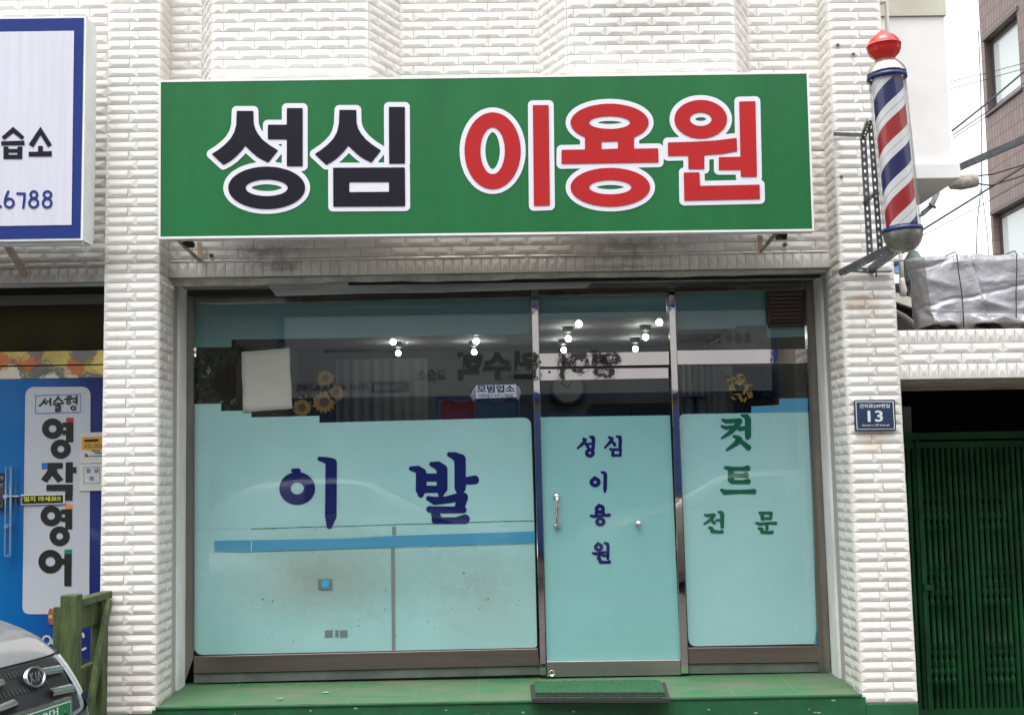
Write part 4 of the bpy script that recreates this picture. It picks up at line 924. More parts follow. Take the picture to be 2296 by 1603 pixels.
obj('kick_panel', MB().box((XN, YD+.004, .1), (XE, YD+.03, nz(2655)-.001)), mat('dark_blue_panel', (.012, .018, .05), .5), nd)
WPR = mat('printed_white', (.48, .51, .56), .4); BPR = mat('printed_black', (.012, .012, .012), .45)
Yp = YD+.001
sheet('white_print', rounded([zJ(247, 428), zJ(880, 425), (351, 2417), (88, 2417)], [38, 38, 26, 30], 8), Yp, WPR, nd)
Yq = Yp-.003
lb = [('p', [(343, 508), (784, 496), (783, 675), (342, 687)], [(348, 514), (779, 502), (778, 669), (347, 681)])]
glyph('door_print', lb, zJ, .40541, Yq, 0, mat('printed_line_blue', (.05, .14, .42), .5), nd, .0015)
r = 8.5
sl = [('s', [(436, 545, r), (425, 572, r), (385, 608, r)]), ('s', [(420, 568, r), (450, 592, r)]), ('s', [(489, 538, r), (489, 604, r)]), ('s', [(455, 568, r), (489, 568, r)]),
      ('s', [(566, 522, r), (550, 548, r), (523, 574, r)]), ('s', [(560, 535, r), (606, 566, r)]), ('s', [(520, 594, r), (612, 586, r)]), ('s', [(567, 590, r), (567, 608, r)]), ('s', [(540, 616, r), (584, 612, r), (584, 636, r), (542, 640, r), (542, 662, r), (586, 658, r)]),
      ('s', [(655, 524, r), (690, 520, r)]), ('s', [(632, 546, r), (705, 542, r)]), ('o', 666, 578, 25, 22, 9, 8), ('s', [(744, 515, r), (744, 592, r)]), ('s', [(712, 540, r), (744, 540, r)]), ('s', [(712, 570, r), (744, 570, r)]), ('o', 712, 632, 30, 24, 14, 9)]
glyph('door_print', sl, zJ, .40541, Yq, 0, BPR, nd, .0015)
bk = [('o', 510, 832, 103, 99, 38, 36), ('p', [(606, 772), (713, 770), (712, 963), (640, 963), (640, 894), (606, 893)], [(613, 820), (642, 819), (642, 846), (613, 847)]), ('o', 590, 1030, 98, 94, 34, 32),
      ('p', [(462, 1163), (610, 1163), (608, 1218), (548, 1222), (560, 1258), (616, 1325), (560, 1357), (505, 1288), (455, 1357), (397, 1325), (462, 1236)]),
      ('p', [(637, 1158), (707, 1157), (707, 1205), (742, 1205), (742, 1262), (707, 1262), (706, 1355), (636, 1355)]), ('p', [(450, 1376), (707, 1372), (703, 1530), (633, 1530), (633, 1437), (450, 1437)])]
glyph('door_print', bk, zJ, .40541, Yq, 0, BPR, nd, .002)
bk2 = [('o', 352, 228, 73, 71, 27, 26), ('p', [(420, 184), (497, 180), (497, 320), (450, 320), (450, 270), (420, 268)], [(426, 218), (448, 217), (448, 238), (426, 239)]), ('o', 411, 368, 70, 68, 24, 23), ('o', 347, 543, 83, 81, 34, 33), ('p', [(443, 490), (495, 490), (492, 712), (443, 712), (443, 565), (420, 565), (420, 522), (443, 522)])]
glyph('door_print', bk2, z6L, .57096, Yq, 0, BPR, nd, .002)
for nm, pts, c in (('red', [zJ(642, 727), zJ(714, 726), zJ(713, 769), zJ(642, 771)], (.42, .03, .03)), ('blue', [zJ(404, 1165), zJ(461, 1165), zJ(461, 1222), zJ(404, 1222)], (.02, .15, .50)), ('orange', [z6L(447, 151), z6L(498, 150), z6L(498, 179), z6L(447, 182)], (.68, .26, .03)), ('green', [z6L(444, 461), z6L(495, 460), z6L(495, 490), z6L(444, 492)], (.01, .17, .11))):
    sheet('door_print', pts, Yq-.0005, mat('printed_'+nm, c, .5), nd)
glyph('door_print', [('o', 322, 1085, 34, 36, 20, 22), ('s', [(372, 1060, 6), (360, 1110, 6)]), ('s', [(390, 1062, 6), (408, 1110, 6)]), ('s', [(390, 1062, 6), (372, 1060, 6)]), ('s', [(572, 1040, 8), (576, 1062, 8)]), ('s', [(570, 1150, 8), (588, 1140, 8)]), ('s', [(634, 1128, 8), (634, 1140, 8)])], z6L, .57096, Yq, 0, WPR, nd, .002)
glyph('door_print', [('p', [(700, 152), (900, 195), (900, 300), (690, 380)])], zcl, .29014, Yq, 0, mat('printed_coral', (.60, .18, .11), .5), nd, .002)
glyph('door_print', [('p', ell(688, 265, 38, 114))], zcl, .29014, Yq-.002, 0, mat('printed_dark_coral', (.30, .09, .07), .5), nd, .002)
glyph('door_print', [('p', [(655, 250), (705, 235), (712, 290), (660, 285)])], zcl, .29014, Yq-.004, 0, mat('printed_tan', (.45, .38, .18), .5), nd, .002)
# door furniture
mb = MB(); ACR = mat('clear_acrylic', (.14, .26, .42), .12, spec=.8)
a = W(*zJ(72, 1205), YD-.05); b = W(*z6L(42, 503), YD-.05)
for px in ((86, 60), ): pass
a1 = W(*zJ(62, 1203), YD-.05); b1 = W(*z6L(36, 503), YD-.05); a2 = W(*zJ(110, 1203), YD-.05); b2 = W(*z6L(72, 503), YD-.05)
mb.bar(a1, b1, .008, .018, up=(0, 1, 0)); mb.bar(a2, b2, .010, .018, up=(0, 1, 0)); mb.bar(b1, b2, .01, .018, up=(0, 1, 0))
for q in (zJ(88, 1490), z6L(68, 298)): c = W(*q, YD); mb.tube([c, c-Vector((0, .06, 0))], .014, 12)
hd = obj('pull_handle', mb, ACR, nd)
a = W(*zJ(65, 1490), YD-.03); b = W(*zJ(200, 1490), YD-.03); obj('door_latch', MB().bar(a, b, .012, .055, up=(0, 1, 0)), mat('latch_grey', (.28, .29, .30), .3, .7), hd, bevel=.005)
a = W(*zJ(-40, 1370), YD); b = W(*zJ(50, 1605), YD); kp = obj('door_lock', MB().box((a.x, YD-.03, b.z), (b.x, YD-.001, a.z)), mat('lock_grey', (.10, .10, .11), .35, .3), nd, bevel=.006)
obj('lock_panel', MB().box((a.x, YD-.034, b.z+.025), (b.x-.012, YD-.0305, a.z-.02)), mat('lock_black', (.008, .008, .01), .15), kp)
a = W(*zJ(-60, 1268), YD); b = W(*zJ(43, 1350), YD); obj('lock_label', MB().box((a.x, YD-.006, b.z), (b.x, YD-.001, a.z)), BPR, nd)
text('lock_label_print', '번호', *zJ(5, 1290), *zJ(36, 1330), YD-.007, WPR, nd)
# notices on the door
DN = thing('door_notice', 'black sticker with yellow handwritten words in a white edge on the blue door', 'notice sticker', W(*zJ(415, 1570), YD-.01))
sheet('notice_edge', [zJ(203, 1472), zJ(628, 1465), zJ(628, 1562), zJ(205, 1572)], YD-.012, mat('sticker_edge_white', (.62, .66, .68), .6), DN)
sheet('notice_face', [zJ(216, 1484), zJ(612, 1476), zJ(612, 1552), zJ(214, 1562)], YD-.014, BPR, DN)
text('notice_lettering', '밀지 마세요!!', *zJ(230, 1490), *zJ(588, 1540), YD-.016, mat('printed_yellow', (.62, .62, .05), .6), DN, bold=.025)
CREAM = mat('poster_cream', (.56, .57, .54), .7, var=.05, vscale=3)
P1 = thing('price_poster', 'cream price poster with an orange block half hidden by the left pillar', 'poster', W(*zJ(890, 1165), YD-.02))
xr_ = 1015
sheet('poster_paper', [zJ(775, 870), zJ(xr_, 866), zJ(xr_, 1166), zJ(771, 1170)], YD-.006, CREAM, P1)
sheet('orange_block', [zJ(795, 912), zJ(xr_, 908), zJ(xr_, 1038), zJ(792, 1038)], YD-.008, mat('poster_orange', (.56, .30, .03), .6), P1)
sheet('caption_bar', [zJ(818, 938), zJ(955, 932), zJ(955, 958), zJ(818, 962)], YD-.0095, BPR, P1)
text('poster_lettering', '60,000', *zJ(820, 978), *zJ(1012, 1026), YD-.0095, mat('poster_grey_brown', (.10, .07, .03), .6), P1, bold=.0)
sheet('poster_smudge', rounded([zJ(822, 1075), zJ(840, 1070), zJ(862, 1100), zJ(858, 1108), zJ(822, 1108)], 1.5, 2), YD-.008, mat('poster_brown', (.16, .08, .05), .6), P1)
mb = MB()
for y, x0, x1, h in ((1050, 890, 970, 8), (1070, 918, 992, 9), (1098, 868, 992, 6)):
    x = x0; rnd = random.Random(y)
    while x < x1: w_ = rnd.uniform(3, 7); mb.add([W(*zJ(x, y-h*rnd.uniform(.7, 1)), YD-.008), W(*zJ(x+w_, y-h), YD-.008), W(*zJ(x+w_, y+h*rnd.uniform(.5, 1)), YD-.008), W(*zJ(x, y+h*.7), YD-.008)], [(0, 1, 2, 3)]); x += w_+rnd.uniform(1.5, 4)
obj('small_print', mb, BPR, P1)
P2 = thing('blue_print_poster', 'white poster with three small blue pictures below the price poster', 'poster', W(*zJ(880, 1435), YD-.02))
sheet('poster_paper', [zJ(771, 1176), zJ(xr_, 1171), zJ(xr_, 1432), zJ(772, 1438)], YD-.006, CREAM, P2)
glyph('poster_line', [('p', [(812, 1204), (970, 1200), (970, 1362), (812, 1366)], [(816, 1208), (966, 1204), (966, 1358), (816, 1362)])], zJ, .40541, YD-.008, 0, mat('poster_line_blue', (.08, .10, .25), .6), P2, .0012)
for x, y in ((858, 1243), (935, 1241), (888, 1318)): sheet('poster_picture', rounded([zJ(x-20, y-22), zJ(x+20, y-24), zJ(x+24, y+6), zJ(x+8, y+22), zJ(x-20, y+16)], 3, 3), YD-.008, mat('poster_pale_blue', (.20, .26, .42), .6, var=.5, vscale=90), P2)
# ------------------------------------------------------------------ neighbour signboard
YB = -.30
BS = thing('blue_signboard', 'white signboard with a thick blue border and dark letters over the neighbouring shop', 'signboard', W(150, 950, YB))
tr = W(340, 64, YB); br_ = W(326, 946, YB); xl_ = XN+.4; sk = br_.x-tr.x
ztp, zbt = tr.z, br_.z; dz_ = ztp-zbt
def bsq(x0, z0, x1, z1, Y, sh=True): return [(x0, Y, z0), (x1+(sk if sh else 0)*(ztp-z0)/dz_, Y, z0), (x1+sk*(ztp-z1)/dz_, Y, z1), (x0, Y, z1)]
mb = MB(); f4 = bsq(xl_, zbt, tr.x, ztp, YB); d_ = .165; b4 = [(x, YB+d_, z) for x, y, z in f4]
mb.add(f4+b4, [(0, 1, 2, 3), (7, 6, 5, 4), (0, 4, 5, 1), (1, 5, 6, 2), (2, 6, 7, 3), (3, 7, 4, 0)]); obj('sign_box', mb, WHT, BS)
mb = MB(); mb.add(bsq(xl_+.01, zbt+.012, tr.x-.012, ztp-.012, YB-.003), [(0, 1, 2, 3)]); obj('blue_border', mb, mat('sign_blue_print', (.012, .030, .17), .5, spec=.2), BS)
ir = W(293, 124, YB); ib_ = W(283, 887, YB)
mb = MB(); mb.add([(xl_+.2, YB-.006, ib_.z), (ib_.x, YB-.006, ib_.z), (ir.x, YB-.006, ir.z), (xl_+.2, YB-.006, ir.z)], [(0, 1, 2, 3)]); obj('white_face', mb, mat('sign_white_print', (.56, .56, .64), .42, var=.06, vscale=3, stretch=(9, 1, .4)), BS)
mb = MB(); mb.box((tr.x-.03, YB+d_+.001, zbt+.04), (tr.x-.012, YB+d_+.06, ztp-.06)); mb.box((tr.x-.6, YB+.03, zbt-.018), (tr.x-.01, YB+.06, zbt-.001)); obj('sign_rear_rail', mb, WHT, BS)
obj('sign_strut', MB().bar((tr.x-.5, YB+d_, zbt+.05), (tr.x-.5, YW, zbt-.1), .03, .03), PCRM, BS); obj('sign_strut', MB().bar((-4.5, YB+d_, zbt+.05), (-4.5, YW, zbt-.1), .03, .03), PCRM, BS)
ls = [('p', [(75, 728), (140, 786), (126, 803), (75, 764), (24, 804), (8, 788)]), ('p', [(6, 812), (140, 808), (141, 834), (7, 836)]), ('p', [(20, 842), (48, 842), (48, 855), (100, 855), (100, 842), (128, 842), (127, 913), (19, 913)], [(48, 877), (100, 877), (100, 889), (48, 889)]),
      ('p', [(232, 728), (298, 832), (275, 846), (232, 776), (190, 846), (164, 830)]), ('p', [(164, 872), (218, 872), (218, 838), (246, 838), (246, 869), (297, 868), (297, 898), (164, 899)])]
glyph('sign_letters', ls, z1, .6863, YB-.009, 0, BLK, BS, .003)
q = 7.5
ln = [('s', [(2, 1186, 9)]), ('o', 53, 1166, 32, 32, 18, 18), ('s', [(47, 1100, q), (32, 1135, q), (28, 1160, q)]), ('s', [(100, 1112, q), (141, 1112, q), (139, 1150, q), (133, 1192, q)]), ('o', 194, 1118, 26, 26, 12, 12), ('o', 193, 1166, 32, 32, 18, 18), ('o', 272, 1118, 28, 26, 14, 12), ('o', 270, 1166, 31, 32, 17, 18)]
glyph('sign_digits', ln, z1, .6863, YB-.009, 0, MATS['sign_blue_print'], BS, .003)
# ================================================================== wooden barricade
WD = mat('green_painted_wood', (.085, .125, .035), .7, var=.45, vscale=10, col2=(.035, .05, .018, 1), stretch=(3, 3, .5), bump=.4, bscale=50)
XF = -2.205; FP = thing('wooden_barricade', 'weathered green timber frame with a slanting brace standing against the left pillar', 'barricade', (XF, -.4, 0))
zt_ = 1.08
obj('post', MB().box((XF-.018, -.70, 0), (XF+.064, -.61, zt_)), WD, FP, bevel=.004); obj('post', MB().box((XF-.045, -.15, 0), (XF+.02, -.05, zt_-.05)), WD, FP, bevel=.004)
obj('post', MB().box((XF-.065, -.66, .80), (XF-.02, -.63, zt_-.06)), WD, FP, bevel=.003)
obj('rail', MB().box((XF-.03, -.605, zt_-.075), (XF+.03, -.02, zt_-.035)), WD, FP, bevel=.004); obj('rail', MB().box((XF-.045, -.60, zt_-.20), (XF-.005, -.155, zt_-.08)), WD, FP, bevel=.004)
obj('rail', MB().box((XF-.045, -.60, .55), (XF-.005, -.155, .68)), WD, FP, bevel=.004); obj('rail', MB().box((XF-.06, -.6, .16), (XF-.01, -.155, .28)), WD, FP, bevel=.004)
obj('brace', MB().bar((XF+.03, -.62, .02), (XF+.035, -.10, zt_-.08), .05, .03, up=(1, 0, 0)), WD, FP, bevel=.003); obj('brace', MB().bar((XF+.012, -.14, .10), (XF-.01, -.58, .40), .06, .02, up=(1, 0, 0)), WD, FP, bevel=.003)
# ================================================================== right side: canopy beam, gate and yard
CN = thing('gate_canopy', 'low white tiled canopy beam over the green gate right of the shop', 'canopy', (0, 0, 0))
zq = [W(3545, y, .01).z for y in (1301, 1356, 1435, 1494)]; x0 = rp_r(2.2).x+.004; x1 = 6.2
mb = MB(); LC = vline(x0, .01); RC = vline(x1, .01)
tile_wall(mb, LC, RC, zq[3], zq[2], 'vert', (0, -1, 0)); tile_wall(mb, LC, RC, zq[1], zq[0], 'vert', (0, -1, 0))
hm = (zq[1]-zq[2])/2
for k in range(2):
    n_ = Vector((0, -1, 0)); a_, b_ = zq[2]+hm*k, zq[2]+hm*(k+1); mb.quad(LC(a_), RC(a_), RC(b_), LC(b_), 1); x = 0; st = .1785; cu = [0.]; x = .06 if k else 0
    if x: cu.append(x)
    while x+st < x1-x0-.03: x += st; cu.append(x)
    cu.append(x1-x0)
    for q in range(len(cu)-1): tile_face(mb, lambda u, z: Vector((x0+u, .01, z)), cu[q], cu[q+1], a_, b_, n_, 1, 1, 0)
obj('tiled_beam', mb, [TILE, GROUT], CN)
mb = MB(); mb.box((x0, .013, zq[3]+.003), (x1, 1.04, zq[0]-.003)); obj('canopy_slab', mb, mat('rough_canopy_render', (.50, .44, .35), .9, var=.45, vscale=9, bump=1.0, bscale=14, stretch=(.6, 1, 1)), CN)
YG = 1.05
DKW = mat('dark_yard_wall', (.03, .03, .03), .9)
mb = MB(); mb.box((x0, 4.5, 0), (7, 4.7, 3.4)); mb.box((x0, 1.042, zq[0]+.12), (7, 4.5, zq[0]+.2)); mb.box((6.5, 1.05, 0), (6.7, 4.5, zq[0]+.11)); obj('added_yard_shed', mb, DKW, label='dark shed added behind the green gate to keep the opening black', cat='shed')  # walls and roof added so the opening behind the gate stays dark
GT = thing('green_gate', 'dark green metal gate of turned and twisted bars under the tiled canopy', 'gate', ((x0+6)/2, YG, 0))
GM = mat('green_gate_paint', (.009, .105, .031), .5, var=.45, vscale=5, col2=(.006, .045, .016, 1), spec=.3)
gz = W(3600, 1704, YG).z; gx0 = x0+.003; gx1 = 5.9; gb = W(3800, 2790, YG).z
mb = MB(); mb.box((gx0, YG, gz-.045), (gx1, YG+.05, gz)); mb.box((gx0, YG+.01, gz-.10), (gx1, YG+.05, gz-.06)); mb.box((gx0, YG, gb-.07), (gx1, YG+.05, gb)); mb.box((gx0, YG+.001, gb+.002), (gx0+.05, YG+.049, gz-.102))
a = W(*zm(3200, 1950, .53956)(815, 700), YG); b = W(*zm(3200, 1950, .53956)(860, 1560), YG); px_ = a.x
mb.box((px_-.012, YG-.01, gb+.002), (px_+.012, YG-.002, gz-.05)); obj('gate_frame', mb, GM, GT)
gl = W(*zm(3200, 1950, .53956)(840, 665), YG); obj('gate_latch', MB().box((gl.x-.03, YG-.03, gl.z-.02), (gl.x+.03, YG-.012, gl.z+.015)).tube([(gl.x+.085, YG-.03, gl.z-.14), (gl.x+.085, YG-.03, gl.z+.12)], .012, 8), GM, GT)
def turned(zc_, hh, r0):
    P = []
    for t, k in ((-1, 1), (-.96, 1.3), (-.92, 1), (-.88, 1.3), (-.84, 1), (-.80, 1.3), (-.76, .9), (-.6, .75), (-.42, 1.35), (-.25, 1.1), (-.16, .85), (-.10, 1.3), (-.05, .95), (0, 1.3), (.05, .95), (.10, 1.3), (.16, .8), (.35, .9), (.55, 1.35), (.72, .85), (.78, 1.3), (.83, 1), (.88, 1.3), (.92, 1), (.96, 1.3), (1, 1)): P.append((zc_+hh*t, r0*k))
    return P
zts = [(W(3700, (1917+2086)/2, YG).z, (W(3700, 1917, YG).z-W(3700, 2086, YG).z)/2), (W(3700, 2301, YG).z, (W(3700, 2217, YG).z-W(3700, 2385, YG).z)/2), (W(3750, 2612, YG).z, (W(3750, 2530, YG).z-W(3750, 2695, YG).z)/2)]
sp = W(3700, 1900, YG).x; sp = (W(3723, 1900, YG).x-W(3700, 1900, YG).x); x = gx0+.065; k = 0
r0 = sp*.40
pa = [(gb, r0)]
for zc_, hh in sorted(zts): pa += turned(zc_, hh, r0)
pa.append((gz-.1, r0)); bars = {}
tw = MB(); n_ = 150; G_ = []
for i in range(n_+1):
    z = gb+(gz-.1-gb)*i/n_; a = i*.55; G_.append([Vector((math.cos(j*math.pi/6)*r0*(1+.07*math.cos(3*(j*math.pi/6+a*.5))), math.sin(j*math.pi/6)*r0*(1+.07*math.cos(3*(j*math.pi/6+a*.5))), z)) for j in range(13)])
first = {}
while x < gx1-.02:
    kind = 'turned' if (k//5) % 2 == 0 else 'twisted'
    if kind not in first:
        m_ = MB().lathe(pa, (0, 0, 0), (0, 0, 1), 10) if kind == 'turned' else MB().grid(G_)
        o = obj('turned_bar' if kind == 'turned' else 'twisted_bar', m_, GM, GT)
        for v in o.data.vertices: v.co += LOC[GT.name]
        first[kind] = o
    else: o = first[kind].copy(); COL.objects.link(o)
    o.location = Vector((x, YG+.03, 0))-Vector(GT.location); x += sp; k += 1
zv = zm(3550, 1450, .53025)
a = W(*zv(4, 285), 1.3); b = W(*zv(75, 475), 1.3); mb = MB(); n_ = 24
mb.grid([[Vector((a.x+(b.x-a.x)*i/n_, 1.3+.008*math.cos(i*1.5), b.z-.5)), Vector((a.x+(b.x-a.x)*i/n_, 1.3+.008*math.cos(i*1.5), a.z))] for i in range(n_+1)])
obj('corrugated_strip', mb, mat('corrugated_grey', (.12, .11, .11), .6), label='grey corrugated strip just above the left end of the green gate', cat='corrugated sheet', solid=.002)
# ---------------------------------------------------- tarp covered bundle
z7 = zm(3450, 900, .28075)
TP = thing('tarp_bundle', 'grey tarpaulin wrapped bundle tied with cord on top of the tiled canopy', 'wrapped bundle', (4.2, .4, zq[0]))
TM = mat('grey_tarpaulin', (.29, .29, .31), .33, .15, spec=.5)
nt = TM.node_tree; N = nt.nodes; L = nt.links; g_ = N.new('ShaderNodeNewGeometry'); vo = N.new('ShaderNodeTexVoronoi'); vo.feature = 'DISTANCE_TO_EDGE'; vo.inputs['Scale'].default_value = 4.2; no = N.new('ShaderNodeTexNoise'); no.inputs['Scale'].default_value = 3; no.inputs['Distortion'].default_value = 1.5
ad = N.new('ShaderNodeVectorMath'); ad.operation = 'ADD'; sc_ = N.new('ShaderNodeVectorMath'); sc_.operation = 'SCALE'; sc_.inputs[3].default_value = .06; L.new(g_.outputs['Position'], no.inputs[0]); L.new(no.outputs['Color'], sc_.inputs[0]); L.new(g_.outputs['Position'], ad.inputs[0]); L.new(sc_.outputs[0], ad.inputs[1]); L.new(ad.outputs[0], vo.inputs[0])
sp_ = N.new('ShaderNodeSeparateXYZ'); L.new(ad.outputs[0], sp_.inputs[0])
def fold(kx_, kz_, off, per):
    u = math_node(nt, 'ADD', math_node(nt, 'ADD', math_node(nt, 'MULTIPLY', sp_.outputs[0], kx_), math_node(nt, 'MULTIPLY', sp_.outputs[2], kz_)), off)
    return math_node(nt, 'MINIMUM', math_node(nt, 'PINGPONG', u, per), .02)
n3 = N.new('ShaderNodeTexNoise'); n3.inputs['Scale'].default_value = 9; n3.inputs['Detail'].default_value = 5; n3.inputs['Distortion'].default_value = .8; L.new(g_.outputs['Position'], n3.inputs[0])
hgt = math_node(nt, 'ADD', math_node(nt, 'MULTIPLY', math_node(nt, 'ADD', fold(1, .22, 0, .17), fold(-.2, 1, .05, .12)), 14.0), math_node(nt, 'ADD', math_node(nt, 'MULTIPLY', no.outputs['Fac'], .9), math_node(nt, 'MULTIPLY', n3.outputs['Fac'], .5)))
bu = N.new('ShaderNodeBump'); bu.inputs['Strength'].default_value = .6; bu.inputs['Distance'].default_value = .04; L.new(hgt, bu.inputs['Height']); L.new(bu.outputs[0], N['Principled BSDF'].inputs['Normal'])
a = W(*z7(640, 365), .12); xt0 = W(*z7(770, 800), .12).x-.01; zt = W(*z7(1500, 350), .12).z; zb0 = zq[0]; xt1 = 6.0; yt0, yt1 = .12, .42
def wr(p, s=0):
    d = 0
    q = Vector((p.x*2.1, p.y*2, p.z*2.6))
    d += .030*(noise.noise(q)); r1 = 1-abs(noise.noise(q*2.3+Vector((5, 1, 2))))*2; d += .007*abs(r1)
    low = max(0, 1-(p.z-zb0)/.20)
    r2 = 1-abs(noise.noise(Vector((p.x*5+p.z*7, p.y*4, p.z*9-p.x*2.5))))*3.4; d += .06*low*max(-.3, r2)
    r3 = 1-abs(noise.noise(Vector((p.x*3.1-p.z*3, 3, p.z*4+p.x*2))))*7; d += .010*max(0, r3)
    return d
prof = [(yt0+.01, zb0+.006), (yt0-.02, zb0+.05), (yt0+.0, zb0+.10), (yt0, zb0+.2), (yt0+.01, zt-.03), (yt0+.04, zt), (yt1-.05, zt+.02), (yt1, zt-.04), (yt1, zb0+.006)]
# resample profile
pts = []
for (y0, za_), (y1, zb_) in zip(prof, prof[1:]):
    n_ = max(2, int(math.hypot(y1-y0, zb_-za_)/.012))
    for i in range(n_): pts.append((y0+(y1-y0)*i/n_, za_+(zb_-za_)*i/n_))
pts.append(prof[-1]); nU = 200; G_ = []
ropes = [W(*z7(1215, 900), yt0).x, W(*z7(1965, 900), yt0).x, W(*z7(1965, 900), yt0).x+.45]
for i in range(nU+1):
    x = xt0+(xt1-xt0)*i/nU; row = []
    endk = min(1, (i+1)/10)
    for y, z in pts:
        p = Vector((x, y, z)); n_ = Vector((0, -1 if y < (yt0+yt1)/2 else 1, 0)) if zb0+.03 < z < zt-.02 else Vector((0, 0, 1)); pin = 1
        for rx in ropes: pin = min(pin, min(1, abs(x-rx)/.10+.15))
        p += n_*wr(p)*pin; p.x += .02*noise.noise(Vector((y*4, z*4, 1)))*(1-endk); p.z = max(p.z, zb0+.004); row.append(p)
    G_.append(row)
mb = MB(); mb.grid(G_)
# side end towards the shop: slopes back
E_ = []; r0_ = G_[0]; nz_ = 26; fr_ = [p for p in r0_ if p.y < .2]; bk_ = [p for p in r0_ if p.y > .3]
def at_z(L_, z): return min(L_, key=lambda p: abs(p.z-z))
for i in range(nz_+1):
    z = zb0+.004+(zt-zb0)*i/nz_; a, b = at_z(fr_, z), at_z(bk_, z); row = []
    for j in range(13):
        t = j/12; p = a.lerp(b, t); s_ = math.sin(math.pi*t); p.x -= s_*(.03+.05*max(0, (z-zt+.12)/.12))-.022*s_*noise.noise(Vector((p.y*9, p.z*7, 2))); row.append(p)
    E_.append(row)
mb.grid(E_); obj('tarpaulin', mb, TM, TP)
mb = MB()
for fx in ((1130, 365, 1160, 640, 1195, 860, 1215, 1090, 1230, 1390), (1970, 355, 1972, 600, 1962, 900, 1965, 1100, 1962, 1340)):
    P_ = [W(*z7(fx[i], fx[i+1]), yt0-.028) for i in range(0, 10, 2)]; P_[0].z = min(P_[0].z, zt-.004); mb = MB(); mb.tube([Vector((P_[0].x, .34, zt+.016))]+[Vector((P_[0].x, yt0-.0, zt+.012))]+P_, .0035, 6)
    obj('tie_cord', mb, mat('black_cord', (.03, .03, .035), .7), TP)
mb = MB(); mb.tube([W(*z7(640, 1140), yt0+.1), W(*z7(760, 1155), yt0-.03), W(*z7(1220, 1168), yt0-.045), W(*z7(2100, 1182), yt0-.045), Vector((6, yt0-.045, W(*z7(2100, 1182), yt0).z))], .003, 6); obj('tie_cord', mb, mat('grey_cord', (.20, .20, .20), .7), TP)
# ---------------------------------------------------- things behind the bundle
CRM = mat('cream_pipe', (.60, .58, .53), .5, var=.1, vscale=12)
mb = MB(); P_ = [W(*z7(338, 210), .75), W(*z7(360, 760), .75), W(*z7(375, 800), .75)]; mb.tube(P_[:2], .015, 14); mb.tube([P_[1]+Vector((0, 0, .03)), P_[1], P_[1]+Vector((.01, 0, -.05)), P_[1]+Vector((.0, 0, -.085))], [.017, .020, .022, .019], 14)
mb.lathe([(0, .015), (0, .018), (.015, .018), (.015, .015)], W(*z7(350, 460), .75), (0, 0, 1), 14)
a = W(*z7(240, 440), .75); b = W(*z7(345, 440), .75); mb.bar(a, b, .015, .015); mb.bar(Vector((a.x-.1, .6, a.z)), a, .02, .02)
obj('downpipe', mb, CRM, label='cream downpipe with an elbow between the right pillar and the tarpaulin bundle', cat='pipe')
mb = MB(); P_ = [W(*z4(468, -40), .6), W(*z4(478, 8), .6)]; mb.tube([W(*z4(455, 20), .6), W(*z4(470, 6), .6), W(*z4(480, 14), .6), W(*z4(488, 185), .62), W(*z4(494, 300), .62), W(*z4(545, 1180), .62)], .013, 12)
obj('wall_pipe', mb, CRM, label='white pipe rising behind the red finial of the barber pole', cat='pipe')
YV = 1.5; cv = W(*z7(545, 900), YV); ku = (YV-CAMY)/FOC*KK*.28075; VT = thing('roof_vent', 'pale green roof vent cowl on a white flue left of the tarpaulin bundle', 'vent', cv)
obj('flue', MB().lathe([(-.5, 92*ku), (.0, 92*ku)], cv, (0, 0, 1), 24), CRM, VT)
VG = mat('vent_pale_green', (.30, .42, .38), .5, var=.2, vscale=12)
obj('vent_collar', MB().lathe([(-.01, 95*ku), (.07, 98*ku), (.072, 135*ku), (.09, 140*ku), (.10, 120*ku)], cv, (0, 0, 1), 28), VG, VT)
obj('vent_core', MB().lathe([(.09, 95*ku), (.23, 95*ku)], cv, (0, 0, 1), 20), DARK, VT)
mb = MB()
for i in range(20):
    a = 6.283*i/20; p = cv+Vector((math.cos(a)*125*ku, math.sin(a)*125*ku, .09)); mb.bar(p, p+Vector((0, 0, .12)), .010, .022, up=(math.cos(a), math.sin(a), 0))
obj('vent_slat', mb, VG, VT)
obj('vent_cap', MB().lathe([(.205, 135*ku), (.21, 140*ku), (.24, 120*ku), (.29, 60*ku), (.30, .001)], cv, (0, 0, 1), 16), VG, VT)
BT = mat('blue_roof_tile', (.035, .09, .21), .35, var=.3, vscale=14); a = W(*z7(150, 640), 5.0); zr = W(*z7(400, 560), 5.0).z; zl_ = W(*z7(400, 800), 4.0).z
HB = thing('blue_roof_house', 'house with a blue tiled roof glimpsed left of the tarpaulin bundle', 'house', (a.x+1, 5, 0)); n_ = 160
mb = MB(); mb.grid([[Vector((a.x+3.5*i/n_, 5.0-1.0*j/8, zr-(zr-zl_)*j/8+.03*abs(math.sin(i*.26))+(.02 if j % 2 else 0))) for j in range(9)] for i in range(n_+1)])
mb.tube([(a.x, 5.02, zr+.04), (a.x+3.5, 5.02, zr+.04)], .06, 10); obj('roof', mb, BT, HB, solid=.02)
obj('wall', MB().box((a.x, 4.72, .0), (a.x+3.5, 7, zr-.25)), mat('house_brick_dark', (.10, .07, .05), .9, var=.3, vscale=12), HB)
